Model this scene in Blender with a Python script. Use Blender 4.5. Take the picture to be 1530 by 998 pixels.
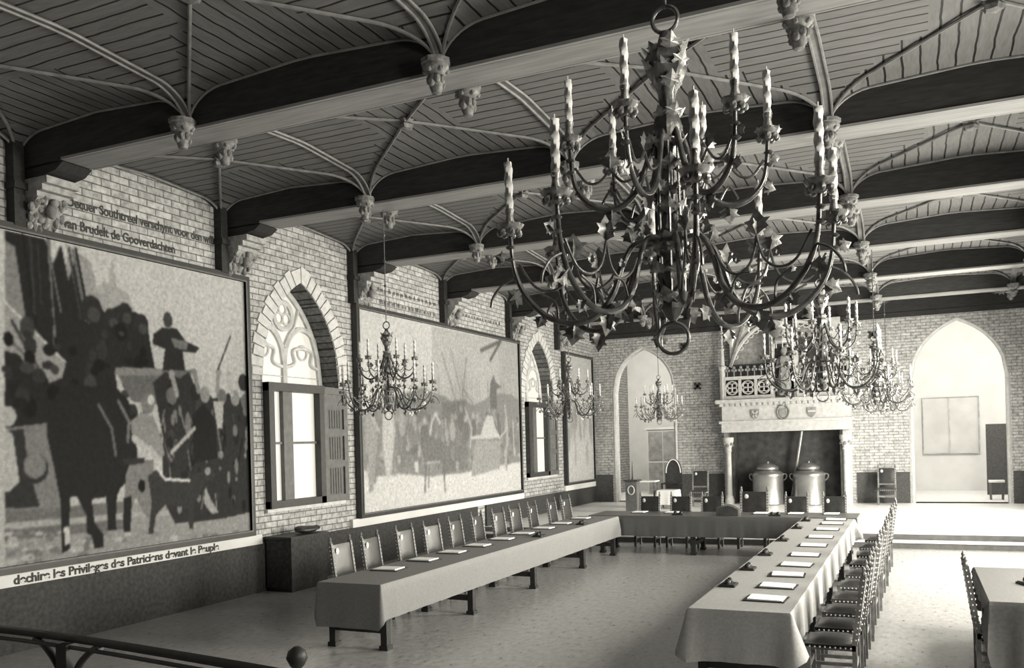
import bpy, math, random
import numpy as np
from math import sin, cos, pi, radians, sqrt, atan2, hypot
from mathutils import Vector, Matrix
random.seed(7)
for o in list(bpy.data.objects): bpy.data.objects.remove(o)
S = bpy.context.scene
COL = S.collection
# ---------------------------------------------------------------- camera
F = 1310.0; CX = 765.0; HY = 660.0; ROLL = radians(1.55); YAW = atan2(600, F); CAMZ = 2.3
FWD = Vector((-sin(YAW), cos(YAW), 0)); RGT = Vector((cos(YAW), sin(YAW), 0)); UPV = Vector((0, 0, 1))
EX = RGT*cos(ROLL) - UPV*sin(ROLL); EY = RGT*sin(ROLL) + UPV*cos(ROLL)
cd = bpy.data.cameras.new('camera'); cam = bpy.data.objects.new('camera', cd); COL.objects.link(cam)
m = Matrix(((EX.x, EY.x, -FWD.x, 0), (EX.y, EY.y, -FWD.y, 0), (EX.z, EY.z, -FWD.z, CAMZ), (0, 0, 0, 1)))
cam.matrix_world = m
cd.sensor_width = 36; cd.lens = F/1530*36; cd.shift_y = (HY-499)/1530; cd.clip_start = .05; cd.clip_end = 200
S.camera = cam
# ---------------------------------------------------------------- light
S.view_settings.view_transform = 'Standard'; S.view_settings.look = 'None'
S.view_settings.exposure = 0.0; S.view_settings.gamma = 1.0; S.view_settings.use_curve_mapping = False
TINT = (1.0, .955, .83)
W = bpy.data.worlds.new('sky'); S.world = W; W.use_nodes = True
bg = W.node_tree.nodes['Background']; bg.inputs[0].default_value = (*TINT, 1); bg.inputs[1].default_value = .78
def area(name, loc, direction, sx, sy, power, spread=180):
    l = bpy.data.lights.new(name, 'AREA'); l.shape = 'RECTANGLE'; l.size = sx; l.size_y = sy
    l.energy = power; l.color = TINT; l.spread = radians(spread)
    o = bpy.data.objects.new(name, l); COL.objects.link(o); o.location = loc
    o.rotation_euler = Vector(direction).to_track_quat('-Z', 'Y').to_euler(); return o
for wy, pw in ((9.4, 1000), (15.6, 1250), (22.0, 1600)):      # daylight through the large windows of the right wall
    area('window_and_fill_light', (3.55, wy, 2.6), (-1, 0, -.50), 2.4, 4.0, pw*1.12)
area('window_and_fill_light', (3.55, 3.0, 3.8), (-1, 0, 0), 1.6, 1.6, 330)  # added lamp with no known window, brightens the near chandelier's candles
for ax in (-8.0, 1.4):                                    # added lamps hidden above the arches, brightening rear rooms and dais
    area('rear_room_light', (ax, 28.25, 5.7), (0, .75, -.65), 3.2, 1.0, 260)
area('rear_room_light', (5.2, 30.6, 3.0), (-1, 0, -.1), 3.0, 3.4, 150)
area('rear_room_light', (-11.4, 30.6, 3.0), (1, 0, -.1), 3.0, 3.4, 200)

# ---------------------------------------------------------------- materials
def g(v): # display grey 0..255 -> linear albedo
    v /= 255.0
    return ((v+.055)/1.055)**2.4 if v > .04 else v/12.92
MATS = {}
def mat(name, v, rough=.7, noise=(6, .25), bump=0.0, spec=.4, metal=0.0, stretch=None):
    if name in MATS: return MATS[name]
    M = bpy.data.materials.new(name); M.use_nodes = True; nt = M.node_tree; N = nt.nodes; L = nt.links
    b = N['Principled BSDF']; b.inputs['Roughness'].default_value = rough; b.inputs['Metallic'].default_value = metal
    b.inputs['Specular IOR Level'].default_value = spec
    a = g(v); sc, amp = noise
    tc = N.new('ShaderNodeTexCoord'); mp = N.new('ShaderNodeMapping')
    if stretch: mp.inputs['Scale'].default_value = stretch
    nz = N.new('ShaderNodeTexNoise'); nz.inputs['Scale'].default_value = sc; nz.inputs['Detail'].default_value = 4
    cr = N.new('ShaderNodeMix'); cr.data_type = 'RGBA'
    lo = a*(1-amp); hi = min(1, a*(1+amp))
    cr.inputs[6].default_value = (lo, lo, lo, 1); cr.inputs[7].default_value = (hi, hi, hi, 1)
    L.new(tc.outputs['Object'], mp.inputs[0]); L.new(mp.outputs[0], nz.inputs['Vector'])
    mr = N.new('ShaderNodeMapRange'); mr.inputs[1].default_value = .3; mr.inputs[2].default_value = .7
    L.new(nz.outputs[0], mr.inputs[0]); L.new(mr.outputs[0], cr.inputs[0]); L.new(cr.outputs[2], b.inputs['Base Color'])
    if bump:
        bp = N.new('ShaderNodeBump'); bp.inputs['Strength'].default_value = bump; bp.inputs['Distance'].default_value = .02
        L.new(nz.outputs[0], bp.inputs['Height']); L.new(bp.outputs[0], b.inputs['Normal'])
    MATS[name] = M; return M
def brickmat(name, axes, v1, v2, vm, bw=.3, rh=.1, mortar=.01, bump=.6):
    M = bpy.data.materials.new(name); M.use_nodes = True; nt = M.node_tree; N = nt.nodes; L = nt.links
    b = N['Principled BSDF']; b.inputs['Roughness'].default_value = .85; b.inputs['Specular IOR Level'].default_value = .2
    tc = N.new('ShaderNodeTexCoord'); sp = N.new('ShaderNodeSeparateXYZ'); cb = N.new('ShaderNodeCombineXYZ')
    L.new(tc.outputs['Object'], sp.inputs[0]); L.new(sp.outputs[axes[0]], cb.inputs[0]); L.new(sp.outputs[axes[1]], cb.inputs[1])
    br = N.new('ShaderNodeTexBrick'); L.new(cb.outputs[0], br.inputs['Vector'])
    br.inputs['Scale'].default_value = 1; br.inputs['Brick Width'].default_value = bw; br.inputs['Row Height'].default_value = rh
    br.inputs['Mortar Size'].default_value = mortar; br.inputs['Mortar Smooth'].default_value = .3; br.inputs['Bias'].default_value = .1
    for i, v in zip((1, 2, 3), (v1, v2, vm)): br.inputs[i].default_value = (g(v),)*3+(1,)
    nz = N.new('ShaderNodeTexNoise'); nz.inputs['Scale'].default_value = 14; nz.inputs['Detail'].default_value = 5
    L.new(tc.outputs['Object'], nz.inputs['Vector'])
    mr = N.new('ShaderNodeMapRange'); mr.inputs[1].default_value = .3; mr.inputs[2].default_value = .7; mr.inputs[3].default_value = .62; mr.inputs[4].default_value = 1.25
    L.new(nz.outputs[0], mr.inputs[0])
    mx = N.new('ShaderNodeVectorMath'); mx.operation = 'SCALE'; L.new(br.outputs[0], mx.inputs[0]); L.new(mr.outputs[0], mx.inputs['Scale'])
    L.new(mx.outputs[0], b.inputs['Base Color'])
    bp = N.new('ShaderNodeBump'); bp.inputs['Strength'].default_value = bump; bp.inputs['Distance'].default_value = .01; bp.invert = True
    L.new(br.outputs[1], bp.inputs['Height']); L.new(bp.outputs[0], b.inputs['Normal'])
    MATS[name] = M; return M
def plankmat(name, axis, v, vj, width=.17, gap=.13, along=None):
    M = bpy.data.materials.new(name); M.use_nodes = True; nt = M.node_tree; N = nt.nodes; L = nt.links
    b = N['Principled BSDF']; b.inputs['Roughness'].default_value = .6; b.inputs['Specular IOR Level'].default_value = .35
    tc = N.new('ShaderNodeTexCoord'); sp = N.new('ShaderNodeSeparateXYZ'); L.new(tc.outputs['Object'], sp.inputs[0])
    d = N.new('ShaderNodeMath'); d.operation = 'DIVIDE'; d.inputs[1].default_value = width; L.new(sp.outputs[axis], d.inputs[0])
    nl = N.new('ShaderNodeTexNoise'); nl.inputs['Scale'].default_value = 2.2; L.new(tc.outputs['Object'], nl.inputs['Vector'])
    ad = N.new('ShaderNodeMath'); ad.operation = 'MULTIPLY_ADD'; ad.inputs[1].default_value = .3; L.new(nl.outputs[0], ad.inputs[0]); L.new(d.outputs[0], ad.inputs[2])
    fr = N.new('ShaderNodeMath'); fr.operation = 'FRACT'; L.new(ad.outputs[0], fr.inputs[0])
    lt = N.new('ShaderNodeMath'); lt.operation = 'LESS_THAN'; lt.inputs[1].default_value = gap; L.new(fr.outputs[0], lt.inputs[0])
    nz = N.new('ShaderNodeTexNoise'); nz.inputs['Scale'].default_value = 5; nz.inputs['Detail'].default_value = 5
    mp = N.new('ShaderNodeMapping'); mp.inputs['Scale'].default_value = (8, 1, 1) if axis == 0 else (1, 8, 1)
    L.new(tc.outputs['Object'], mp.inputs[0]); L.new(mp.outputs[0], nz.inputs['Vector'])
    cr = N.new('ShaderNodeMix'); cr.data_type = 'RGBA'; a = g(v)
    cr.inputs[6].default_value = (a*.65,)*3+(1,); cr.inputs[7].default_value = (a*1.35,)*3+(1,); L.new(nz.outputs[0], cr.inputs[0])
    c2 = N.new('ShaderNodeMix'); c2.data_type = 'RGBA'; c2.inputs[7].default_value = (g(vj),)*3+(1,)
    L.new(lt.outputs[0], c2.inputs[0]); L.new(cr.outputs[2], c2.inputs[6]); L.new(c2.outputs[2], b.inputs['Base Color'])
    MATS[name] = M; return M
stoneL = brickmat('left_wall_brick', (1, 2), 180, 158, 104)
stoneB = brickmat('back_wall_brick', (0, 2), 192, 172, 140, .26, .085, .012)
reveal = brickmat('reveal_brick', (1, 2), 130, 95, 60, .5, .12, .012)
planksX = plankmat('ceiling_planks_lengthwise', 0, 108, 26)   # joints along Y
planksY = plankmat('ceiling_planks_crosswise', 1, 108, 26)    # joints along X
webm = mat('shade_toned_dark_wood', 42, .75, (5, .35), stretch=(1, 6, 6))  # shade of the beam sides put into the colour; also dark posts and trim
soff = mat('beam_soffit_wood', 135, .5, (3, .2), .1, stretch=(.5, 6, 6))  # same oak toned paler, light from below put into the colour
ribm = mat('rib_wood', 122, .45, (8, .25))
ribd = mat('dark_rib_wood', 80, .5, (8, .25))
corbm = mat('carved_corbel', 112, .6, (20, .45), .3)
stone = mat('pale_stone', 190, .75, (9, .14), .15)
stoned = mat('weathered_stone', 140, .8, (12, .3), .3)
plaster = mat('pale_plaster', 205, .8, (2, .06))
plaster2 = mat('pale_panel', 192, .8, (2, .1))  # slightly greyer plaster for the rear panel and cupboard
dado = mat('dark_dado', 56, .8, (18, .35), .1)
dadob = mat('grey_dado', 74, .8, (18, .25))
framew = mat('dark_frame_wood', 52, .4, (8, .2))
framem = mat('window_wood', 56, .5, (9, .2))
winw = mat('grey_window_wood', 92, .5, (9, .2))
leather = mat('dark_leather', 44, .36, (9, .35), .1, .6)
leathers = mat('seat_leather', 58, .4, (9, .3), .1, .5)
chairw = mat('chair_oak', 110, .45, (12, .3))
nail = mat('nailhead', 215, .3, (4, .05), spec=.8)
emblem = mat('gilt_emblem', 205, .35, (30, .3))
clothL = mat('table_baize', 120, .6, (40, .1), .05, .35)
clothR = mat('pale_baize', 150, .6, (40, .1), .05, .35)
clothD = mat('dark_baize', 78, .36, (40, .12), .05, .9)
paper = mat('paper', 245, .8, (3, .03))
black = mat('black_pad', 40, .5, (8, .2))
iron = mat('wrought_iron', 92, .34, (22, .55), .2, .9, .35)
ironl = mat('gilt_leaf', 140, .38, (30, .6), .2, .8, .2)
candlem = mat('candle_wax', 215, .45, (10, .08))
brass = mat('brass_urn', 150, .36, (3, .15), 0, .6, .8)
darkbrick = mat('dark_fireplace_brick', 60, .85, (5, .4), .2)  # firebox soot; the overmantel backings are simply dark
railm = mat('railing_wood', 42, .5, (10, .3))
whitec = mat('white_cloth', 225, .8, (4, .04))
inkm = mat('inscription_paint', 62, .8, (30, .5))
glasm = None
def glass():
    M = bpy.data.materials.new('window_glass'); M.use_nodes = True; nt = M.node_tree; N = nt.nodes; L = nt.links
    N.remove(N['Principled BSDF']); out = N['Material Output']
    tr = N.new('ShaderNodeBsdfTransparent'); tr.inputs[0].default_value = (.96, .96, .95, 1)
    gl = N.new('ShaderNodeBsdfGlossy'); gl.inputs['Roughness'].default_value = .08
    mx = N.new('ShaderNodeMixShader'); mx.inputs[0].default_value = .06
    L.new(tr.outputs[0], mx.inputs[1]); L.new(gl.outputs[0], mx.inputs[2]); L.new(mx.outputs[0], out.inputs[0]); return M
glasm = glass()
frost = bpy.data.materials.new('daylight_glow_glass'); frost.use_nodes = True
_b = frost.node_tree.nodes['Principled BSDF']; _b.inputs['Base Color'].default_value = (.5, .5, .48, 1); _b.inputs['Roughness'].default_value = .35
_b.inputs['Emission Color'].default_value = (*TINT, 1); _b.inputs['Emission Strength'].default_value = .34  # emission puts daylight into the panes; they are no lamps
def floormat():
    M = bpy.data.materials.new('floor_boards'); M.use_nodes = True; nt = M.node_tree; N = nt.nodes; L = nt.links
    b = N['Principled BSDF']; b.inputs['Specular IOR Level'].default_value = .7
    tc = N.new('ShaderNodeTexCoord')
    nz = N.new('ShaderNodeTexNoise'); nz.inputs['Scale'].default_value = 9; nz.inputs['Detail'].default_value = 6; nz.inputs['Roughness'].default_value = .75
    mp = N.new('ShaderNodeMapping'); mp.inputs['Scale'].default_value = (1.6, .8, 1); L.new(tc.outputs['Object'], mp.inputs[0]); L.new(mp.outputs[0], nz.inputs['Vector'])
    cr = N.new('ShaderNodeValToRGB'); cr.color_ramp.elements[0].position = .3; cr.color_ramp.elements[1].position = .72
    cr.color_ramp.elements[0].color = (g(122),)*3+(1,); cr.color_ramp.elements[1].color = (g(184),)*3+(1,)
    L.new(nz.outputs[0], cr.inputs[0]); L.new(cr.outputs[0], b.inputs['Base Color'])
    r = N.new('ShaderNodeMapRange'); r.inputs[3].default_value = .2; r.inputs[4].default_value = .4; L.new(nz.outputs[0], r.inputs[0]); L.new(r.outputs[0], b.inputs['Roughness'])
    return M
floorm = floormat()
daism = mat('dais_boards', 225, .4, (5, .08), 0, .6)
riserm = mat('dais_riser', 88, .7, (8, .2))
def attrmat(name):
    M = bpy.data.materials.new(name); M.use_nodes = True; nt = M.node_tree; N = nt.nodes; L = nt.links
    b = N['Principled BSDF']; b.inputs['Roughness'].default_value = .75; b.inputs['Specular IOR Level'].default_value = .12
    a = N.new('ShaderNodeAttribute'); a.attribute_name = 'paint'
    tc = N.new('ShaderNodeTexCoord'); nz = N.new('ShaderNodeTexNoise'); nz.inputs['Scale'].default_value = 16; nz.inputs['Detail'].default_value = 6
    L.new(tc.outputs['Object'], nz.inputs['Vector'])
    mr = N.new('ShaderNodeMapRange'); mr.inputs[1].default_value = .3; mr.inputs[2].default_value = .7; mr.inputs[3].default_value = .86; mr.inputs[4].default_value = 1.14; L.new(nz.outputs[0], mr.inputs[0])
    mx = N.new('ShaderNodeVectorMath'); mx.operation = 'SCALE'; L.new(a.outputs['Color'], mx.inputs[0]); L.new(mr.outputs[0], mx.inputs['Scale'])
    L.new(mx.outputs[0], b.inputs['Base Color']); return M
paintm = attrmat('mural_paint')

# ---------------------------------------------------------------- mesh helpers
class MB:
    def __init__(s): s.v = []; s.f = []; s.mi = []; s.k = 0
    def add(s, vs, fs):
        n = len(s.v); s.v += [tuple(p) for p in vs]; s.f += [tuple(i+n for i in f) for f in fs]; s.mi += [s.k]*len(fs); return s
    def box(s, x0, x1, y0, y1, z0, z1):
        return s.add([(x0, y0, z0), (x1, y0, z0), (x1, y1, z0), (x0, y1, z0), (x0, y0, z1), (x1, y0, z1), (x1, y1, z1), (x0, y1, z1)],
              [(0, 3, 2, 1), (4, 5, 6, 7), (0, 1, 5, 4), (1, 2, 6, 5), (2, 3, 7, 6), (3, 0, 4, 7)])
    def beam(s, p0, p1, w, h, up=(0, 0, 1)):
        p0 = Vector(p0); p1 = Vector(p1); d = (p1-p0).normalized(); u = Vector(up)
        r = d.cross(u)
        if r.length < 1e-4: r = d.cross(Vector((1, 0, 0)))
        r.normalize(); u = r.cross(d); vs = []
        for p in (p0, p1):
            for a, b in ((-1, -1), (1, -1), (1, 1), (-1, 1)): vs.append(p+r*a*w/2+u*b*h/2)
        return s.add(vs, [(3, 2, 1, 0), (4, 5, 6, 7), (0, 1, 5, 4), (1, 2, 6, 5), (2, 3, 7, 6), (3, 0, 4, 7)])
    def tube(s, pts, r, n=8, closed=False):
        P = [Vector(p) for p in pts]; R = r if isinstance(r, (list, tuple)) else [r]*len(P)
        m = len(P); vs = []; nrm = None
        for i in range(m):
            if closed: t = P[(i+1) % m]-P[i-1]
            else: t = P[min(i+1, m-1)]-P[max(i-1, 0)]
            if t.length < 1e-9: t = Vector((0, 0, 1))
            t.normalize()
            if nrm is None:
                a = Vector((0, 0, 1)) if abs(t.z) < .9 else Vector((1, 0, 0)); nrm = (a-t*a.dot(t)).normalized()
            else:
                nrm = nrm-t*nrm.dot(t)
                if nrm.length < 1e-6: nrm = t.orthogonal()
                nrm.normalize()
            b = t.cross(nrm)
            for k in range(n):
                a = 2*pi*k/n; vs.append(P[i]+(nrm*cos(a)+b*sin(a))*R[i])
        fs = []
        for i in range(m if closed else m-1):
            j = (i+1) % m
            for k in range(n): fs.append((i*n+k, i*n+(k+1) % n, j*n+(k+1) % n, j*n+k))
        if not closed: fs += [tuple(range(n))[::-1], tuple((m-1)*n+k for k in range(n))]
        return s.add(vs, fs)
    def lathe(s, prof, c=(0, 0, 0), n=16, lob=0, amp=0, twist=0, axis='z'):
        vs = []; c = Vector(c); m = len(prof)
        for i, (r, z) in enumerate(prof):
            for k in range(n):
                a = 2*pi*k/n; rr = r*(1+amp*cos(lob*a+twist*z)) if lob else r
                vs.append(c+Vector((rr*cos(a), rr*sin(a), z)) if axis == 'z' else c+Vector((rr*cos(a), z, rr*sin(a))))
        fs = [(i*n+k, i*n+(k+1) % n, (i+1)*n+(k+1) % n, (i+1)*n+k) for i in range(m-1) for k in range(n)]
        fs += [tuple(range(n))[::-1], tuple((m-1)*n+k for k in range(n))]
        return s.add(vs, fs)
    def ball(s, c, r, sc=(1, 1, 1), n=8):
        vs = [(c[0], c[1], c[2]-r*sc[2])]; h = n//2+1
        for i in range(1, h):
            t = pi*i/h
            for k in range(n): a = 2*pi*k/n; vs.append((c[0]+r*sc[0]*sin(t)*cos(a), c[1]+r*sc[1]*sin(t)*sin(a), c[2]-r*sc[2]*cos(t)))
        vs.append((c[0], c[1], c[2]+r*sc[2])); L = len(vs)-1
        fs = [(0, 1+(k+1) % n, 1+k) for k in range(n)]
        for i in range(h-2):
            for k in range(n): fs.append((1+i*n+k, 1+i*n+(k+1) % n, 1+(i+1)*n+(k+1) % n, 1+(i+1)*n+k))
        fs += [(L, 1+(h-2)*n+k, 1+(h-2)*n+(k+1) % n) for k in range(n)]
        return s.add(vs, fs)
    def prism(s, poly, f0, f1):
        """poly 2d list; f0,f1 map (a,b)->3d for both caps"""
        n = len(poly); vs = [f0(*p) for p in poly]+[f1(*p) for p in poly]
        return s.add(vs, [tuple(range(n))[::-1], tuple(range(n, 2*n))]+[(i, (i+1) % n, n+(i+1) % n, n+i) for i in range(n)])
    def build(s, name, mt, parent=None, smooth=False, loc=None):
        me = bpy.data.meshes.new(name); me.from_pydata([tuple(v) for v in s.v], [], s.f)
        for M in (mt if isinstance(mt, (list, tuple)) else [mt]): me.materials.append(M)
        if len(me.materials) > 1: me.polygons.foreach_set('material_index', s.mi)
        me.update()
        if smooth:
            me.polygons.foreach_set('use_smooth', [True]*len(me.polygons))
            try: me.set_sharp_from_angle(angle=radians(45))
            except Exception: pass
        o = bpy.data.objects.new(name, me); COL.objects.link(o)
        if parent is not None: o.parent = parent
        if loc is not None: o.location = loc
        return o
def fixn(o):
    import bmesh
    bm = bmesh.new(); bm.from_mesh(o.data); bmesh.ops.recalc_face_normals(bm, faces=bm.faces); bm.to_mesh(o.data); bm.free(); return o
def tag(o, label=None, cat=None, group=None, kind=None):
    if label: o['label'] = label
    if cat: o['category'] = cat
    if group: o['group'] = group
    if kind: o['kind'] = kind
    return o
def thing(name, label, cat, loc=(0, 0, 0), rz=0, group=None, kind=None):
    o = bpy.data.objects.new(name, None); COL.objects.link(o); o.location = loc; o.rotation_euler = (0, 0, rz); o.empty_display_size = .1
    return tag(o, label, cat, group, kind)
def copy_tree(o, parent=None):
    c = o.copy(); COL.objects.link(c)
    if parent is not None: c.parent = parent
    for ch in o.children: copy_tree(ch, c)
    return c
def place(proto, used, loc, rz, label, group=None):
    o = proto if not used[0] else copy_tree(proto)
    used[0] = True; o.location = loc; o.rotation_euler = (0, 0, rz); o['label'] = label
    if group: o['group'] = group
    return o
def spl(pts, n=6):
    """catmull-rom through points"""
    P = [Vector(p) for p in pts]; out = []
    for i in range(len(P)-1):
        a = P[max(i-1, 0)]; b = P[i]; c = P[i+1]; d = P[min(i+2, len(P)-1)]
        for k in range(n):
            t = k/n; out.append(.5*((2*b)+(c-a)*t+(2*a-5*b+4*c-d)*t*t+(3*b-a-3*c+d)*t**3))
    out.append(P[-1]); return out
def text(name, s, size, mt, parent, origin, ex, ey, depth=.004, shear=0, sx=1):
    cu = bpy.data.curves.new(name, 'FONT'); cu.body = s; cu.size = size; cu.extrude = depth; cu.shear = shear; cu.offset = .004
    t = bpy.data.objects.new('tmp', cu); COL.objects.link(t)
    dg = bpy.context.evaluated_depsgraph_get(); me = bpy.data.meshes.new_from_object(t.evaluated_get(dg)); me.name = name
    bpy.data.objects.remove(t)
    ex = Vector(ex); ey = Vector(ey); ez = ex.cross(ey); o0 = Vector(origin)
    for v in me.vertices: c = v.co.copy(); v.co = o0+ex*c.x*sx+ey*c.y+ez*c.z
    me.materials.clear(); me.materials.append(mt)
    o = bpy.data.objects.new(name, me); COL.objects.link(o)
    if parent is not None: o.parent = parent
    return o

# ================================================================= SETTING
XW = -9.6; XR = 3.1; YB = 27.4; ZS = 5.70; DZ = .25
fl = MB().box(XW-.6, XR+.6, -3.6, 27.9, -.2, 0).build('floor', floorm); tag(fl, kind='structure')
# dais
da = MB(); da.box(XW, XR, 19.2, YB+.5, .13, DZ); d1 = da.build('floor_dais', daism); tag(d1, 'pale raised dais floor with two steps', kind='structure')
r1 = MB().box(XW, XR, 18.8, 19.2, 0.0, .11).box(XW, XR, 19.2, YB+.5, 0, .13).build('riser', riserm, d1)
r2 = MB().box(XW, XR, 18.78, 19.2, .11, .13).build('tread', daism, d1)
r3 = MB().box(XW, XR, 19.185, 19.2, .13, DZ-.012).build('riser', riserm, d1)

# ------------------------------------------------ pointed openings
def archz(t, zs, za):
    """pointed arch height, t in 0..1 across the opening"""
    u = abs(2*t-1); h = za-zs; w = min(1.05, h); R = (h*h+w*w)/(2*w); k = (1-u)*w
    return zs+sqrt(max(0, R*R-(R-k)**2))
def wall(name, mt, mapf, u0, u1, z0, z1, ops, depth, mtr, sign):
    """ops: (a,b,sill,zs,za). mapf(u,z,d)->point, d: depth into the wall"""
    W_ = MB(); R_ = MB(); cur = u0
    for (a, b, sill, zs, za) in ops:
        W_.add([mapf(cur, z0, 0), mapf(a, z0, 0), mapf(a, z1, 0), mapf(cur, z1, 0)], [(0, 1, 2, 3)])
        if sill > z0: W_.add([mapf(a, z0, 0), mapf(b, z0, 0), mapf(b, sill, 0), mapf(a, sill, 0)], [(0, 1, 2, 3)])
        n = 28; prof = []
        for i in range(n+1):
            t = i/n; prof.append((a+(b-a)*t, archz(t, zs, za)))
        for i in range(n):
            p, q = prof[i], prof[i+1]
            W_.add([mapf(p[0], p[1], 0), mapf(q[0], q[1], 0), mapf(q[0], z1, 0), mapf(p[0], z1, 0)], [(0, 1, 2, 3)])
        loop = [(a, sill)]+prof+[(b, sill)]
        for p, q in zip(loop, loop[1:]+loop[:1]):
            R_.add([mapf(p[0], p[1], 0), mapf(q[0], q[1], 0), mapf(q[0], q[1], depth), mapf(p[0], p[1], depth)], [(0, 1, 2, 3)])
        cur = b
    W_.add([mapf(cur, z0, 0), mapf(u1, z0, 0), mapf(u1, z1, 0), mapf(cur, z1, 0)], [(0, 1, 2, 3)])
    # outer skin
    n0 = len(W_.v); back = [(mapf(v[0], v[1], 0)) for v in []]
    w = W_.build(name, mt); tag(w, kind='structure')
    if R_.v: r = R_.build('reveal', mtr, w)
    return w
WINS = [(11.28, 13.36, 1.33, 3.45, 5.15), (21.85, 23.95, 1.33, 3.45, 5.15)]
mapL = lambda u, z, d: (XW-d, u, z)
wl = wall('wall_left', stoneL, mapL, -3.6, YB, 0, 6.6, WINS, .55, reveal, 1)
ob = wall('wall_left_outer', stoneL, lambda u, z, d: (XW-.55-d, u, z), -3.6, YB+6, 0, 6.6, WINS, .02, stone, 1); ob.name = 'outer_face'; ob.parent = wl; del ob['kind']
ARL = (-8.86, -6.84, DZ, 3.8, 5.22); ARR = (-.05, 2.38, DZ, 3.8, 5.42)
mapB = lambda u, z, d: (u, YB+d, z)
wb = wall('wall_back', stoneB, mapB, XW, 3.6, 0, 6.6, [ARL, ARR], .5, stone, 1)
ob = wall('outer_face', plaster, lambda u, z, d: (u, YB+.5+d, z), XW-2, 5.3, 0, 6.6, [ARL, ARR], .01, stone, 1); ob.parent = wb; del ob['kind']
# right wall with three windows, blank wall behind the photographer
RW = [(2.2, 3.8, 2.9, 4.0, 4.8)]+[(wy-1.2, wy+1.2, .45, 3.8, 4.9) for wy in (9.4, 15.6, 22.0)]  # first opening is made up for the added chandelier lamp
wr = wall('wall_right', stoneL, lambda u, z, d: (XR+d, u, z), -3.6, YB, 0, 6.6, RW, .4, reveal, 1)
tag(MB().box(XW-.4, XR+.4, -3.2, -3.0, 0, 6.6).build('wall_front', dado), kind='structure')
# rear rooms
rr = MB(); rr.box(XW-2, 5.3, 27.9, 34, 0, DZ-.002); tag(rr.build('floor_rear', daism), kind='structure')
tag(MB().box(XW-2, 5.3, 33.2, 33.4, DZ, 6.4).build('wall_rear', plaster), kind='structure')
tag(MB().box(-4.2, -4.0, YB+.52, 33.2, DZ, 6.4).build('wall_partition', plaster), kind='structure')
tag(MB().box(XW-2, 5.3, 27.9, 33.3, 6.4, 6.5).build('ceiling_rear', plaster), kind='structure')
tag(MB().box(5.3, 5.4, 27.9, 33.3, DZ, 6.4).build('wall_rear_right', plaster), kind='structure')

# back wall: dado, rings of arch stones, iron wall anchors
dd = MB()
for a, b in ((XW, -8.95), (-6.7, -5.36), (-1.52, -.12), (2.45, XR)): dd.box(a, b, YB-.03, YB-.002, DZ, 1.14)
tag(dd.build('baseboard_back', dadob), kind='structure')
def ring(op, mapf, w, proud, parent, mt, name='arch_surround', nst=22, gap=.012, zlo=None, stag=True):
    a, b, sill, zs, za = op; c = (a+b)/2; mb = MB(); N_ = nst
    def out(t, off):
        x = a+(b-a)*t; z = archz(t, zs, za); e = 1e-3
        x2 = a+(b-a)*min(1, t+e); z2 = archz(min(1, t+e), zs, za); x1 = a+(b-a)*max(0, t-e); z1 = archz(max(0, t-e), zs, za)
        n = Vector((-(z2-z1), x2-x1)).normalized()
        if abs(t-.5) < .02: n = Vector((0, 1))
        return (x+n.x*off, z+n.y*off)
    # parametrise by arc length
    ts = [i/400 for i in range(401)]; L = [0]
    for i in range(400):
        p = (a+(b-a)*ts[i], archz(ts[i], zs, za)); q = (a+(b-a)*ts[i+1], archz(ts[i+1], zs, za)); L.append(L[-1]+hypot(q[0]-p[0], q[1]-p[1]))
    def T(s):
        s *= L[-1]
        for i in range(400):
            if L[i+1] >= s: return ts[i]+(ts[i+1]-ts[i])*(s-L[i])/max(1e-9, L[i+1]-L[i])
        return 1
    for i in range(N_):
        s0 = i/N_+gap/2/L[-1]*2; s1 = (i+1)/N_-gap/L[-1]; ww = w*(1.0 if i % 2 else .86) if stag else w
        t0, t1 = T(s0), T(s1)
        q = [out(t0, .004), out(t1, .004), out(t1, ww), out(t0, ww)]
        mb.prism(q, lambda u, z: mapf(u, z, .02), lambda u, z: mapf(u, z, -proud))
    if zlo is not None:
        z = zs; k = 0
        while z > zlo+.1:
            ww = w*(1.0 if k % 2 else .75); z2 = max(zlo, z-.22)
            for (x0, x1) in ((a-ww, a-.004), (b+.004, b+ww)):
                q = [(x0, z2+gap), (x1, z2+gap), (x1, z), (x0, z)]
                mb.prism(q, lambda u, zz: mapf(u, zz, .02), lambda u, zz: mapf(u, zz, -proud))
            z = z2; k += 1
    return fixn(mb.build(name, mt, parent))
for w_ in WINS: ring(w_, mapL, .30, .025, wl, stone, zlo=None, nst=26)
for w_ in (ARL, ARR): ring(w_, mapB, .34, .012, wb, stoneB, nst=24, stag=True)
def jamb(op, mapf, parent, r=.07):
    a, b, sill, zs, za = op; p = [(a, sill)]+[(a+(b-a)*i/30, archz(i/30, zs, za)) for i in range(31)]+[(b, sill)]
    return MB().tube([mapf(u, z, .05) for u, z in p], r, 8).build('arch_moulding', stone, parent, True)
jamb(ARL, mapB, wb); jamb(ARR, mapB, wb)
for ax, az in ((-6.1, 3.88), (-6.5, 5.15), (-1.0, 5.1)):
    mb = MB()
    for k in range(4):
        c, s_ = cos(pi/4+k*pi/2), sin(pi/4+k*pi/2); mb.beam((ax, YB-.03, az), (ax+.13*c, YB-.03, az+.13*s_), .05, .07)
    mb.build('wall_anchor', framew, wb)

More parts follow.
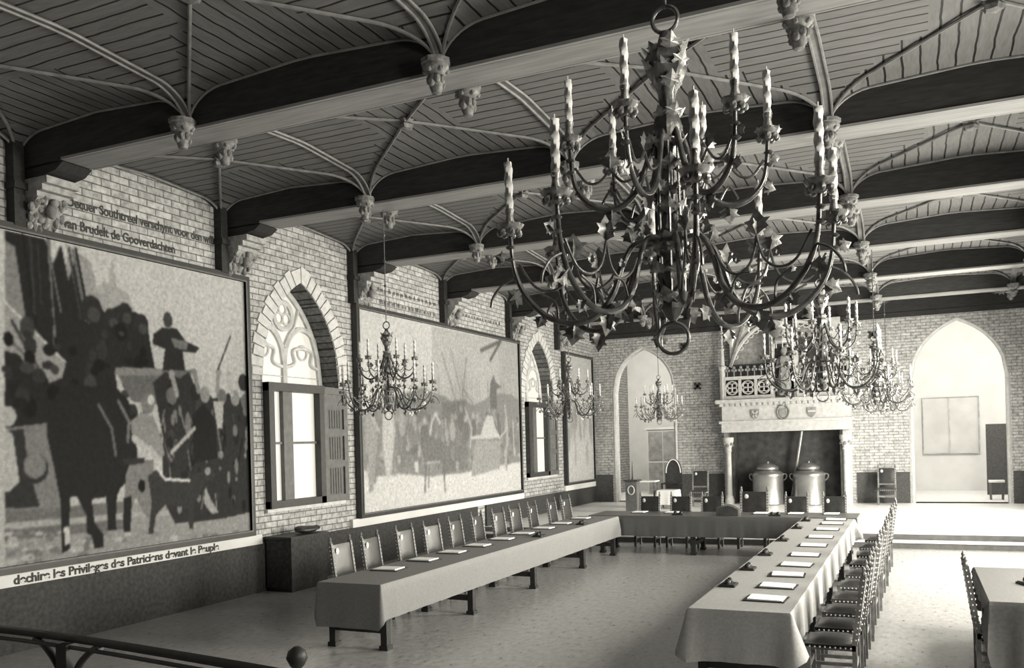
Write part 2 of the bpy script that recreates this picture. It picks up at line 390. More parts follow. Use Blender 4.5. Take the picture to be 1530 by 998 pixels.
# left wall: dado, inscription ledge
tag(MB().box(XW, XW+.05, -3.0, 18.78, 0, .77).box(XW, XW+.05, 19.25, YB-.05, DZ, .77).build('baseboard_left', dado), kind='structure')
tl = MB().box(XW, XW+.07, 3.0, 11.1, .775, .93).box(XW, XW+.07, 13.6, 21.5, .775, .93).box(XW, XW+.07, 24.6, YB-.05, .775, .93).build('trim_1', plaster); tag(tl, kind='structure')
text('inscription', 'dechire les Privileges des Patriciens devant le Peuple', .15, inkm, tl, (XW+.076, 6.82, .80), (0, 1, 0), (0, 0, 1), .002, 0, 1.04)
text('inscription', 'Decuer Southtreel verschynt voor den wilk', .17, inkm, wl, (XW+.004, 7.72, 5.42), (0, 1, 0), (0, 0, 1), .003, 0, .86)
text('inscription', 'van Brudelt de Gooverdachten', .17, inkm, wl, (XW+.004, 7.66, 5.14), (0, 1, 0), (0, 0, 1), .003, 0, .86)
def scrawl(y0, y1, z, h, n):
    mb = MB(); y = y0
    while y < y1:
        w = random.uniform(.05, .12)
        for k in range(int(w/.035)+1):
            yy = y+k*.035; mb.box(XW, XW+.004, yy, yy+.016, z, z+h*random.choice((.6, .6, .7, 1)))
        mb.box(XW, XW+.004, y, y+w, z+h*.5, z+h*.6); y += w+random.uniform(.04, .1)
    return mb.build('inscription', inkm, wl)
scrawl(14.6, 17.0, 5.36, .11, 0); scrawl(14.8, 17.0, 5.12, .10, 0); scrawl(18.2, 20.4, 5.3, .08, 0)

# ------------------------------------------------ ceiling: plank vault between beams
BY = [.38+3.45*k for k in range(0, 8)]           # beam centres .38,3.83,7.28,10.73,...
BY = [.38, 3.83, 7.28, 10.65, 14.1, 17.6, 21.1, 24.5]
BH = .21; XL = [XW, -6.9, -3.85, -.78, 2.27]
ZC = 6.15
def hprof(d):
    d = abs(d); a = .50
    if d >= a: return ZC-.05+.05*min(1, (d-a)/.9)
    return 5.72+(ZC-.05-5.72)*sqrt(max(0, 1-(1-d/a)**2))
ce = MB()
def ux(x, x0, x1): return min(x-x0, x1-x)
spans = [(BY[i]+BH, BY[i+1]-BH) for i in range(len(BY)-1)]+[(BY[-1]+BH, YB)]
xsp = [(XL[i], XL[i+1]) for i in range(4)]+[(2.27, 5.3)]
def axis_samples(a, b):
    h = (b-a); near = [0, .004, .02, .05, .09, .14, .2, .27, .36, .5, .75, 1.0]
    s_ = [a+d for d in near if d < h/2]; s_ += [(a+b)/2]; s_ += [b-d for d in reversed(near) if d < h/2]
    return s_
for (y0, y1) in spans:
    for (x0, x1) in xsp:
        xs = [x for x in axis_samples(x0, x1) if x <= XR+.31]; ys = axis_samples(y0, y1)
        if x0 == 2.27: xs = [2.27, 2.29, 2.32, 2.36, 2.41, 2.47, 2.6, 2.8, 3.2]
        Z = [[max(hprof(ux(x, x0, x1)), hprof(ux(y, y0, y1))) for x in xs] for y in ys]
        n = len(xs)
        for j in range(len(ys)-1):
            for i in range(n-1):
                xm = (xs[i]+xs[i+1])/2; ym = (ys[j]+ys[j+1])/2
                ce.k = 0 if ux(xm, x0, x1) >= ux(ym, y0, y1) else 1
                ce.add([(xs[i], ys[j], Z[j][i]), (xs[i], ys[j+1], Z[j+1][i]), (xs[i+1], ys[j+1], Z[j+1][i+1]), (xs[i+1], ys[j], Z[j][i+1])], [(0, 1, 2, 3)])
ce.k = 0; ce.box(XW-.6, XR+.6, -3.6, YB+.5, 6.6, 6.7); ce.box(XW-.3, XR+.3, -3.6, BY[0]-BH, 6.15, 6.2)
ceil = ce.build('ceiling', [planksX, planksY]); tag(ceil, kind='structure')
# ribs
for bi, (y0, y1) in enumerate(spans[1:]):
    for xi, (x0, x1) in enumerate(xsp[:4]):
        n = 22
        for (sx, ex_, sy, ey_) in ((x0, x1, y0, y1), (x0, x1, y1, y0)):
            pts = []
            for i in range(n*2+1):
                t = i/(n*2); t = .5-.5*cos(pi*t); x = sx+(ex_-sx)*t; y = sy+(ey_-sy)*t
                pts.append((x, y, max(hprof(ux(x, x0, x1)), hprof(ux(y, y0, y1)))-.02))
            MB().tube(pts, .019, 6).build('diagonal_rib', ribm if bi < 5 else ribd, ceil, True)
        cxm, cym = (x0+x1)/2, (y0+y1)/2
        mb = MB().lathe([(.03, -.11), (.07, -.10), (.09, -.06), (.06, -.03), (.1, 0)], (cxm, cym, ZC-.01), 10, 5, .15)
        mb.build('ceiling_boss', corbm, ceil, True)
    for xi, x in enumerate(XL):
        mb = MB(); xx = x+.07 if xi == 0 else x
        for off in ((-.045, .045) if xi else (0,)):
            pts = []
            for i in range(45):
                t = .5-.5*cos(pi*i/44); y = y0+(y1-y0)*t; pts.append((xx+off, y, hprof(ux(y, y0, y1))-.03))
            mb.tube(pts, .016, 6)
        pts = [(xx, y0+(y1-y0)*(.5-.5*cos(pi*i/44)), 0) for i in range(45)]
        for i in range(44):
            p, q = pts[i], pts[i+1]; zp = hprof(ux(p[1], y0, y1)); zq = hprof(ux(q[1], y0, y1))
            mb.add([(xx-.035, p[1], zp-.02), (xx+.035, p[1], zp-.02), (xx+.035, q[1], zq-.02), (xx-.035, q[1], zq-.02)], [(0, 1, 2, 3)])
        mb.build('longitudinal_rib', ribm, ceil, True)
# beams
names = ['over the photographer', 'just outside the top of the view', 'nearest the camera in view', 'second in view', 'third in view', 'fourth in view', 'fifth in view', 'last before the back wall']
def corbel_mb(c, s=1.0):
    mb = MB(); x, y, z = c
    mb.lathe([(.02, -.26*s), (.045*s, -.25*s), (.06*s, -.20*s), (.075*s, -.13*s), (.07*s, -.09*s), (.11*s, -.06*s), (.13*s, -.03*s), (.125*s, 0), (.14*s, .01), (.14*s, .05)], (x, y, z), 8)
    for k in range(7):   # carved face and leaves
        a = 2*pi*k/7; mb.ball((x+.06*s*cos(a), y+.06*s*sin(a), z-.13*s-.03*s*(k % 2)), .035*s, (1, 1, 1.3), 6)
    for k in range(6):
        a = 2*pi*k/6+.4; mb.ball((x+.10*s*cos(a), y+.10*s*sin(a), z-.05*s), .03*s, (1, 1, 1), 6)
    return mb
for k, y in enumerate(BY[1:], 1):
    b = thing('ceiling_beam', 'heavy oak cross beam, shade-toned sides, pale soffit, '+names[k], 'beam', (XW+.75, y, ZS))
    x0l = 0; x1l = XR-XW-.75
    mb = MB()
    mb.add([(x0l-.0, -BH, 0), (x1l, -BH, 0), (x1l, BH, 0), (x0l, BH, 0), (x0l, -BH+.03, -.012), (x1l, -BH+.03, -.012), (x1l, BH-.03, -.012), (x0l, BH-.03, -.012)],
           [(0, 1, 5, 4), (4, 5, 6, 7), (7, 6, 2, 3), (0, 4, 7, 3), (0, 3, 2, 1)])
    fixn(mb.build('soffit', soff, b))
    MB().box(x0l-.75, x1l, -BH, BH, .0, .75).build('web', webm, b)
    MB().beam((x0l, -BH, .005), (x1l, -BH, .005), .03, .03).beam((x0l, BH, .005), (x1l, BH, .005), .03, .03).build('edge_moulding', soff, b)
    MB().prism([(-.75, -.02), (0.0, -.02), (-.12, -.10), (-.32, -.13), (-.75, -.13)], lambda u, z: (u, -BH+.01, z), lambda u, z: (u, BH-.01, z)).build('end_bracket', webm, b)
    for x in XL[1:]:
        for s_ in (-1, 1):
            corbel_mb((x-XW-.75, s_*(BH+.10), .02)).build('carved_corbel', corbm, b, True)
    # arched edge moulding over the web
    for s_ in (-1, 1):
        mb = MB()
        for (xa, xb) in xsp[:4]:
            pts = []
            for i in range(41):
                t = .5-.5*cos(pi*i/40); x = xa+(xb-xa)*t; pts.append((x-XW-.75, s_*(BH+.02), hprof(ux(x, xa, xb))-.015-ZS))
            mb.tube(pts, .015, 6)
        mb.build('arch_moulding', ribm, b, True)
# wall posts and stone brackets at each beam end
for k, y in enumerate(BY[1:], 1):
    wp = MB().box(XW, XW+.14, y-BH-.16, y-BH-.02, 4.99, 6.0)
    wp.box(XW, XW+.18, y-BH-.18, y-BH, 5.42, 5.5)
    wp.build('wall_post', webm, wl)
    ctr = y+.0
    sb = MB()
    for (p, z0, z1) in ((.50, 5.47, 5.555), (.42, 5.40, 5.47), (.33, 5.34, 5.40)): sb.box(XW, XW+p, ctr-.22, ctr+.22, z0, z1)
    sb.prism([(XW, 4.98), (XW+.08, 4.98), (XW+.12, 5.10), (XW+.24, 5.25), (XW+.32, 5.34), (XW, 5.34)], lambda u, z: (u, ctr-.2, z), lambda u, z: (u, ctr+.2, z))
    cb = fixn(sb.build('stone_bracket', mat('bracket_stone', 150, .8, (12, .3), .3), wl))
    cv = MB(); rnd = random.Random(k)
    for i in range(46):
        t = rnd.random(); yy = ctr+rnd.uniform(-.22, .22); zz = 5.0+.33*t; xx = XW+.10+.22*t*t+rnd.uniform(-.02, .03)
        cv.ball((xx, yy, zz), rnd.uniform(.03, .055), (1, rnd.uniform(.5, 1), rnd.uniform(.8, 1.8)), 6)
    cv.ball((XW+.3, ctr, 5.2), .08, (1, .8, 1.2), 8); cv.ball((XW+.34, ctr, 5.29), .05, (1, 1, 1.1), 8)
    cv.build('carved_figure', stoned, cb, True)
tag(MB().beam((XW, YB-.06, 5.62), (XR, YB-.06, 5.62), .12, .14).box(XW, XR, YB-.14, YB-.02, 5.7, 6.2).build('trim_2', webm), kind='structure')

# ------------------------------------------------ windows
def tracery(op, parent, mt):
    a, b, sill, zs, za = op; X = XW-.40; zb = 3.38; c = (a+b)/2; mb = MB()
    P = lambda u, z: (X, u, z)
    arc = [(a+.03, zb)]+[(a+.03+(b-a-.06)*i/30, archz(i/30, zs, za)-.03) for i in range(31)]+[(b-.03, zb)]
    mb.tube([P(*p) for p in arc], .06, 6)
    mb.tube([P(c, zb), P(c, 4.05)], .065, 6)
    for (u0, u1) in ((a, c), (c, b)):
        mb.tube([P(u0+(u1-u0)*i/20, archz(i/20, 3.75, 4.42)) for i in range(21)], .055, 6)
        m_ = (u0+u1)/2; w = (u1-u0)/2
        for s_ in (-1, 1):   # cusps
            mb.tube(spl([P(m_+s_*w*.9, 3.72), P(m_+s_*w*.45, 3.80), P(m_+s_*w*.5, 4.02), P(m_, 4.08)], 5), .036, 6)
        mb.tube([P(m_+.13*cos(t*pi/8), 4.0+.13*sin(t*pi/8)) for t in range(16)], .02, 5, True)
        mb.tube([P(u0+.04, 3.55), P(u1-.04, 3.55)], .012, 5)
    cz = 4.62
    mb.tube([P(c+.24*cos(t*pi/12), cz+.24*sin(t*pi/12)) for t in range(24)], .05, 6, True)
    for k in range(3):
        a0 = pi/2+k*2*pi/3
        mb.tube([P(c+.11*cos(a0)+.10*cos(t*pi/6), cz+.11*sin(a0)+.10*sin(t*pi/6)) for t in range(12)], .022, 5, True)
    mb.tube(spl([P(c, 4.05), P(c-.16, 4.3), P(c-.30, 4.45), P(c-.42, 4.75)], 5), .032, 6)
    mb.tube(spl([P(c, 4.05), P(c+.16, 4.3), P(c+.30, 4.45), P(c+.42, 4.75)], 5), .032, 6)
    mb.build('tracery', stone, parent, True)
    gp = MB(); loop = [(a, 3.38)]+[(a+(b-a)*i/24, archz(i/24, zs, za)) for i in range(25)]+[(b, 3.38)]
    gp.add([(X-.02, u, z) for u, z in loop], [tuple(range(len(loop)))]); gp.build('leaded_glass', frost, parent)
def casement(op, parent, shutter_side):
    a, b, sill, zs, za = op; x0, x1 = XW-.10, XW+.10; w = 1.50; fr = MB()
    y0, y1, z0, z1 = a, a+w, sill-.02, 3.38
    fr.box(x0, x1+.03, y0, y0+.13, z0, z1); fr.box(x0, x1, y1-.13, y1, z0, z1); fr.box(x0, x1+.02, y0, y1, z1-.14, z1); fr.box(x0, x1, y0, y1, z0, z0+.12)
    fr.build('window_frame', framem, parent)
    mu = MB(); mc = y0+.56; mu.box(x0+.04, x1-.05, mc-.12, mc+.12, z0+.12, z1-.14)
    zm = z0+.12+(z1-z0)*.46
    mu.box(x0+.05, x1-.08, y0+.13, mc-.12, zm-.02, zm+.02); mu.box(x0+.05, x1-.08, mc+.12, y1-.13, zm-.02, zm+.02)
    mu.build('mullion', winw, parent)
    MB().add([(XW-.03, y0+.1, z0+.1), (XW-.03, y1-.1, z0+.1), (XW-.03, y1-.1, z1-.1), (XW-.03, y0+.1, z1-.1)], [(0, 1, 2, 3)]).build('window_pane', frost, parent)
    # folding shutter at the right
    sh = MB(); s0, s1 = y1+.01, y1+.74; xs0, xs1 = XW+.02, XW+.07
    sh.box(xs0, xs1, s0, s0+.12, z0, z1-.02); sh.box(xs0, xs1, s1-.12, s1, z0, z1-.02)
    zz = [z0, z0+.55, z0+1.10, z1-.30, z1-.02]
    for z in (z0, z0+.62, z0+1.18, z1-.40, z1-.14): sh.box(xs0, xs1, s0+.12, s1-.12, z, z+.12)
    sh.box(xs0, xs0+.015, s0+.1, s1-.1, z0, z1-.03)
    for (p, q) in ((z0+.14, z0+.60), (z0+.76, z0+1.16), (z0+1.32, z1-.42)):
        for i in range(6): yy = s0+.15+i*.075; sh.tube([(xs0+.02, yy, p), (xs0+.02, yy, q)], .018, 5)
    sh.build('shutter', winw, parent)
    sl = MB().box(XW-.4, XW+.06, a-.02, b+.05, sill-.08, sill-.02).build('window_sill', stone, parent)
    # wall infill of the upper opening behind the transom
    MB().box(XW-.42, XW-.34, y1, b, sill, 3.38).build('side_panel', stone, parent)
    MB().box(XW-.44, XW-.08, a, b, 3.30, 3.38).build('transom', stone, parent)
for i, w_ in enumerate(WINS):
    wn = thing('window_%d' % (i+1), None, None, (0, 0, 0), kind='structure')
    tracery(w_, wn, stoned); casement(w_, wn, 1)

# ================================================================= MURALS
def px_wall(px, py, X=XW):
    d = FWD*F+EX*(px-CX)+EY*(-(py-HY)); t = X/d.x; return (d.y*t, CAMZ+d.z*t)
def canvas(y0, y1, z0, z1, nu, nv, base, shapes, parent, seed):
    U, V = np.meshgrid(np.linspace(y0, y1, nu), np.linspace(z0, z1, nv))
    T = base(U, V)
    for sh in shapes:
        kind, v = sh[0], sh[1]
        if kind == 'p':
            P = [px_wall(*p) for p in sh[2]]; ins = np.zeros_like(U, bool)
            for i in range(len(P)):
                (xa, ya), (xb, yb) = P[i], P[i-1]
                if ya == yb: continue
                c = ((ya > V) != (yb > V)) & (U < (xb-xa)*(V-ya)/(yb-ya)+xa); ins ^= c
        elif kind == 'c':
            cy, cz = px_wall(*sh[2]); r = sh[3]; ins = ((U-cy)/r)**2+((V-cz)/(r*sh[4] if len(sh) > 4 else r))**2 < 1
        elif kind == 'l':
            ins = np.zeros_like(U, bool); Q = [px_wall(*p) for p in sh[2]]
            for (xa, ya), (xb, yb) in zip(Q, Q[1:]):
                L2 = (xb-xa)**2+(yb-ya)**2; t = np.clip(((U-xa)*(xb-xa)+(V-ya)*(yb-ya))/L2, 0, 1)
                ins |= hypot_np(U-xa-t*(xb-xa), V-ya-t*(yb-ya)) < sh[3]
        elif kind == 'e':   # ellipse directly in wall metres
            cy, cz, ry, rz = sh[2]; ins = ((U-cy)/ry)**2+((V-cz)/rz)**2 < 1
        T = np.where(ins, v if not isinstance(v, tuple) else T*v[0]+v[1], T)
    T = np.where(T < 84, T*.70, T)
    for _ in range(2 if seed == 1 else 4): T[1:-1, 1:-1] = (T[1:-1, 1:-1]*2+T[:-2, 1:-1]+T[2:, 1:-1]+T[1:-1, :-2]+T[1:-1, 2:])/6
    rs = np.random.RandomState(seed); nz = rs.rand(nv, nu)*2-1
    for _ in range(1): nz[1:-1, 1:-1] = (nz[1:-1, 1:-1]+nz[:-2, 1:-1]+nz[2:, 1:-1]+nz[1:-1, :-2]+nz[1:-1, 2:])/5
    T = np.clip(T*(1+.10*nz), 12, 245)/255; A = ((T+.055)/1.055)**2.4
    me = bpy.data.meshes.new('canvas')
    vs = np.stack([np.full(U.size, XW+.085), U.ravel(), V.ravel()], 1)
    idx = np.arange(nu*nv).reshape(nv, nu); fs = np.stack([idx[:-1, :-1], idx[:-1, 1:], idx[1:, 1:], idx[1:, :-1]], -1).reshape(-1, 4)
    me.from_pydata(vs.tolist(), [], fs.tolist()); at = me.color_attributes.new('paint', 'FLOAT_COLOR', 'POINT')
    c = np.ones((U.size, 4), np.float32); c[:, :3] = A.ravel()[:, None]; at.data.foreach_set('color', c.ravel())
    me.materials.append(paintm); o = bpy.data.objects.new('canvas', me); COL.objects.link(o); o.parent = parent; return o
def hypot_np(a, b): return np.sqrt(a*a+b*b)
def frame(y0, y1, z0, z1, parent, w=.10, mt=None):
    mb = MB(); x0, x1 = XW+.02, XW+.13
    mb.box(x0, x1, y0-w, y0, z0-w, z1+w); mb.box(x0, x1, y1, y1+w, z0-w, z1+w); mb.box(x0, x1, y0, y1, z1, z1+w); mb.box(x0, x1, y0, y1, z0-w, z0)
    mb.build('frame', mt or framew, parent)
    f2 = MB(); e = .022; x2 = x1+.01
    f2.box(x1-.03, x2, y0-e, y0, z0-e, z1+e); f2.box(x1-.03, x2, y1, y1+e, z0-e, z1+e); f2.box(x1-.03, x2, y0, y1, z1, z1+e); f2.box(x1-.03, x2, y0, y1, z0-e, z0)
    f2.build('inner_moulding', winw, parent)
m1 = thing('mural_painting', 'huge framed mural of a dark horse and crowd at the far left', 'painting', (0, 0, 0))
rnd = random.Random(3)
sh = [('p', 128, [(100, 372), (128, 392), (140, 440), (140, 480), (60, 480)]), ('p', 140, [(160, 385), (166, 420), (174, 470), (150, 470)]), ('p', 138, [(140, 430), (150, 420), (185, 440), (200, 480), (140, 480)])]
sh += [('p', 46, [(0, 345), (60, 358), (72, 395), (84, 366), (95, 420), (108, 380), (118, 445), (130, 447), (150, 468), (160, 462), (175, 455), (187, 465), (203, 470), (214, 480), (216, 505), (225, 553), (165, 553), (170, 600), (190, 630), (190, 660), (0, 690)])]
for i in range(14): a = rnd.uniform(0, 110); sh.append(('l', rnd.choice((70, 90, 32)), [(a, rnd.uniform(340, 360)+a*.2), (a+rnd.uniform(4, 22), rnd.uniform(440, 540))], rnd.uniform(.006, .018)))
sh += [('p', 112, [(0, 360), (15, 370), (35, 500), (20, 520), (0, 500)]), ('p', 128, [(0, 452), (40, 488), (91, 545), (86, 565), (66, 573), (45, 560), (20, 530), (0, 525)]), ('l', 70, [(10, 480), (55, 560)], .02), ('l', 175, [(0, 452), (91, 542)], .012), ('l', 90, [(0, 500), (66, 570)], .02)]
for p, r in (((130, 463), .16), ((160, 476), .12), ((180, 468), .12), ((204, 484), .12)): sh.append(('c', 52, p, r, 1.1)); sh.append(('c', 80, (p[0]+3, p[1]+8), r*.6, 1.0))
for i in range(60): sh.append(('c', rnd.choice((30, 38, 60, 75)), (rnd.uniform(0, 215), rnd.uniform(490, 640)), rnd.uniform(.03, .10), rnd.uniform(.6, 1.6)))
sh += [('p', 88, [(165, 553), (280, 553), (276, 610), (190, 600)]), ('p', 112, [(165, 549), (235, 551), (235, 562), (165, 561)])]
sh += [('c', 78, (244, 479), .085, 1.3), ('p', 52, [(222, 500), (236, 490), (258, 492), (270, 510), (291, 520), (286, 528), (266, 525), (270, 554), (236, 554), (240, 522), (222, 515)]), ('p', 96, [(248, 505), (275, 512), (272, 524), (254, 520)])]
# wall, steps and ground
sh += [('p', 104, [(0, 640), (80, 630), (85, 760), (0, 775)]), ('p', 60, [(0, 645), (28, 640), (35, 700), (52, 756), (0, 760)]), ('c', 60, (45, 700), .18, 1.0), ('c', 104, (45, 696), .15, 1.0), ('p', 150, [(0, 640), (12, 650), (22, 720), (6, 735), (0, 735)]), ('c', 150, (5, 622), .10, 1.2)]
sh += [('p', 124, [(0, 772), (372, 735), (372, 800), (0, 862)]), ('p', 92, [(0, 765), (185, 748), (185, 765), (0, 782)]), ('p', 138, [(0, 782), (260, 760), (260, 768), (0, 790)]), ('p', 88, [(0, 792), (180, 776), (180, 790), (0, 808)])]
for i in range(130): sh.append(('c', rnd.choice((98, 108, 150, 140)), (rnd.uniform(0, 365), rnd.uniform(795, 850)-0), rnd.uniform(.03, .09), .45))
# right crowd
sh += [('p', 58, [(222, 572), (240, 556), (262, 566), (275, 556), (292, 592), (300, 582), (312, 596), (330, 590), (345, 584), (356, 600), (368, 590), (368, 765), (320, 776), (255, 782), (236, 745), (236, 650)])]
for i in range(70): sh.append(('c', rnd.choice((36, 44, 74, 96, 110)), (rnd.uniform(232, 366), rnd.uniform(590, 760)), rnd.uniform(.02, .06), rnd.uniform(1.0, 3.5)))
for i in range(40): a = rnd.uniform(236, 360); c = rnd.uniform(610, 740); sh.append(('l', rnd.choice((34, 80, 92, 104)), [(a, c), (a+rnd.uniform(-8, 8), c+rnd.uniform(12, 34))], rnd.uniform(.008, .018)))
for p in ((250, 592), (285, 587), (300, 590), (325, 593), (345, 595), (360, 600)): sh += [('c', rnd.choice((92, 120, 50)), p, .10, 1.2)]
for a, b, v in (((318, 585), (320, 556), 120), ((340, 590), (335, 562), 150), ((258, 590), (250, 560), 130), ((290, 585), (284, 558), 110), ((362, 585), (358, 570), 100)): sh += [('l', v, [a, b], .04), ('c', v, b, .055, 1.3)]
sh += [('c', 60, (357, 572), .11, 1.2), ('l', 55, [(319, 553), (338, 503)], .012), ('p', 40, [(280, 622), (296, 604), (314, 624), (319, 685), (284, 692)]), ('p', 145, [(312, 600), (328, 600), (326, 640), (318, 640)]), ('l', 140, [(284, 640), (250, 676)], .03)]
# horse, page and dog
sh += [('p', 44, [(62, 612), (75, 592), (100, 572), (130, 578), (160, 572), (186, 600), (190, 640), (198, 672), (200, 700), (168, 735), (166, 780), (168, 792), (154, 792), (152, 742), (130, 746), (134, 780), (148, 800), (148, 818), (134, 820), (130, 800), (122, 796), (122, 770), (108, 742), (98, 742), (96, 786), (97, 820), (86, 826), (84, 752), (74, 700), (64, 655)]),
       ('p', 165, [(88, 788), (96, 786), (97, 812), (90, 815)]), ('l', 88, [(140, 605), (160, 640), (166, 680)], .02), ('l', 95, [(170, 600), (186, 630), (184, 660)], .025)]
sh += [('c', 105, (214, 604), .115, 1.15), ('c', 170, (219, 598), .06, 1.2), ('p', 118, [(188, 630), (204, 616), (222, 622), (234, 652), (240, 680), (232, 684), (218, 664), (208, 672), (192, 662)]), ('l', 150, [(194, 655), (228, 684)], .05), ('p', 104, [(182, 692), (222, 686), (226, 740), (218, 778), (208, 768), (196, 742), (190, 762), (188, 792), (178, 794), (178, 760)]), ('p', 44, [(178, 745), (190, 740), (188, 794), (177, 794)]), ('l', 40, [(160, 755), (184, 695)], .022), ('p', 60, [(176, 686), (210, 684), (208, 692), (178, 696)])]
sh += [('p', 66, [(214, 712), (228, 700), (240, 716), (276, 716), (290, 706), (300, 700), (316, 708), (312, 716), (300, 720), (290, 742), (284, 752), (282, 790), (276, 790), (274, 758), (240, 754), (226, 770), (222, 798), (215, 798), (220, 750)]), ('l', 172, [(228, 700), (240, 716), (276, 718)], .022), ('c', 120, (304, 704), .06, 1.0), ('p', 130, [(300, 726), (308, 745), (320, 765), (310, 768), (298, 752)]), ('c', 30, (205, 726), .06, 1.4)]
canvas(4.6, 10.80, 1.02, 4.92, 430, 270, lambda U, V: 158+8*(V-3)/2+0*U, sh, m1, 1)
frame(4.6, 10.80, 1.02, 4.92, m1, .09)
m2 = thing('mural_painting', 'wide framed mural of a pale battle procession between the two windows of the left wall', 'painting', (0, 0, 0))
sh = [('p', 150, [(640, 488), (772, 514), (775, 740), (640, 740)]), ('p', 142, [(740, 505), (772, 512), (772, 610), (742, 600)]), ('p', 176, [(530, 712), (600, 705), (650, 708), (700, 705), (775, 690), (775, 745), (530, 775)])]
sh += [('p', 116, [(533, 625), (545, 612), (560, 600), (580, 592), (600, 588), (625, 580), (648, 588), (660, 592), (668, 600), (690, 596), (700, 606), (715, 600), (728, 592), (745, 588), (760, 590), (773, 600), (773, 690), (720, 698), (690, 706), (640, 712), (590, 708), (560, 712), (533, 700)]), ('p', 102, [(655, 600), (690, 600), (694, 700), (655, 708)]), ('p', 106, [(588, 600), (632, 596), (636, 690), (590, 700)])]
rnd = random.Random(11)
for i in range(150):
    x = rnd.uniform(14.1, 21.2); z = rnd.uniform(1.75, 2.95); sh.append(('e', rnd.choice((96, 104, 112, 124, 132, 140)), (x, z, rnd.uniform(.03, .10), rnd.uniform(.05, .22))))
for i in range(30): x = rnd.uniform(14.2, 21.1); z = rnd.uniform(2.75, 3.1); sh += [('e', rnd.choice((100, 128, 145)), (x, z, .08, .10)), ('e', rnd.choice((98, 110, 136)), (x, z-.3, .14, .24))]
for i in range(26): x = rnd.uniform(15.5, 20.5); t_ = rnd.uniform(-.25, .25); z = rnd.uniform(2.7, 3.0); sh.append(('e', 118, (x, z+.5, .012, .45)))
sh += [('p', 158, [(566, 600), (574, 596), (582, 606), (585, 645), (580, 700), (574, 718), (570, 700), (566, 660)]), ('c', 140, (571, 596), .09, 1.2), ('p', 132, [(540, 622), (552, 616), (560, 640), (556, 690), (552, 736), (546, 736), (546, 690), (541, 665)]), ('l', 150, [(548, 618), (562, 645)], .03),
       ('l', 158, [(637, 655), (640, 630), (646, 618), (652, 632)], .04), ('p', 100, [(622, 662), (636, 650), (658, 660), (662, 690), (630, 695)]), ('l', 96, [(631, 690), (630, 735)], .03), ('l', 96, [(658, 690), (660, 733)], .03), ('l', 104, [(637, 690), (635, 728)], .025), ('l', 150, [(632, 692), (652, 690)], .02), ('p', 168, [(614, 690), (620, 690), (620, 706), (615, 706)]),
       ('p', 162, [(718, 632), (724, 620), (731, 622), (736, 640), (744, 655), (700, 656), (698, 652), (714, 650)]), ('p', 132, [(706, 658), (744, 658), (742, 700), (700, 712), (702, 680)]), ('p', 96, [(727, 590), (728, 572), (733, 560), (736, 572), (745, 578), (737, 582), (738, 610), (729, 612)]),
       ('l', 155, [(690, 610), (700, 640), (698, 668)], .03), ('l', 155, [(750, 606), (754, 640), (742, 655)], .03), ('l', 152, [(762, 628), (764, 680)], .03), ('l', 90, [(714, 524), (742, 511)], .05), ('l', 84, [(728, 538), (744, 509)], .045), ('l', 112, [(655, 528), (676, 598)], .02), ('l', 112, [(668, 520), (684, 590)], .015), ('l', 112, [(692, 535), (686, 600)], .02), ('l', 104, [(686, 580), (702, 604)], .015)]
canvas(13.90, 21.28, 1.02, 4.90, 330, 210, lambda U, V: 172-1.2*(U-14), sh, m2, 2)
frame(13.90, 21.28, 1.02, 4.90, m2, .09)
m3 = thing('mural_painting', 'framed mural with painted pale glare in the far corner of the left wall by the back wall', 'painting', (0, 0, 0))
sh = [('e', rnd.choice((150, 170, 140)), (rnd.uniform(24.9, 27), rnd.uniform(1.6, 3.4), .12, .4)) for i in range(30)]
canvas(24.72, 27.15, 1.02, 4.90, 100, 120, lambda U, V: 168+0*U, sh, m3, 3)  # pale base tone puts glare into the canvas colour
frame(24.72, 27.15, 1.02, 4.90, m3, .08)

# ================================================================= FIREPLACE
fp = thing('fireplace', 'tall pale stone gothic fireplace with carved overmantel on the back wall', 'fireplace', (-3.43, YB, DZ))
def FX(mb, x0, x1, d0, d1, z0, z1): return mb.box(x0+3.43, x1+3.43, -d1, -d0, z0-DZ, z1-DZ)
fx = lambda x, d, z: (x+3.43, -d, z-DZ)
mb = MB(); FX(mb, -4.93, -1.93, .02, .05, DZ, 2.5); mb.build('firebox', darkbrick, fp)
for q_ in ((-5.0, -4.93), (-1.93, -1.86)): mb = MB(); FX(mb, q_[0], q_[1], .02, .55, DZ, 2.42); mb.build('firebox_side', darkbrick, fp)
for s_, xc in ((-1, -5.10), (1, -1.78)):
    c = fx(xc, .52, DZ)
    p = MB(); p.lathe([(.15, 0), (.15, .12), (.12, .18), (.13, .22), (.085, .28), (.08, 1.55), (.11, 1.6), (.09, 1.64), (.13, 1.78), (.17, 1.9), (.17, 2.0)], c, 10)
    cl = p.build('column', stone, fp, True)
    q = MB()
    for k in range(8): a = k*pi/4; q.ball((c[0]+.13*cos(a), c[1]+.13*sin(a), 1.76+.05*(k % 2)), .045, (1, 1, 1.3), 6)
    q.build('carved_capital', stoned, cl, True)
    j = MB(); FX(j, xc-.15, xc+.15, 0, .40, DZ, 2.42); j.build('jamb', stone, fp)
mb = MB(); FX(mb, -5.28, -1.60, .0, .62, 2.40, 2.66); FX(mb, -5.34, -1.54, .0, .67, 2.66, 2.74); mb.build('lintel', stone, fp)
mb = MB(); FX(mb, -5.26, -1.62, .0, .60, 2.74, 3.18); mb.build('frieze', stone, fp)
mb = MB(); FX(mb, -5.42, -1.46, .0, .76, 3.27, 3.38); FX(mb, -5.34, -1.54, .0, .68, 3.18, 3.27)
for i in range(24): x = -5.3+i*.16; FX(mb, x, x+.08, .66, .72, 3.18, 3.28)
mb.build('cornice', stone, fp)
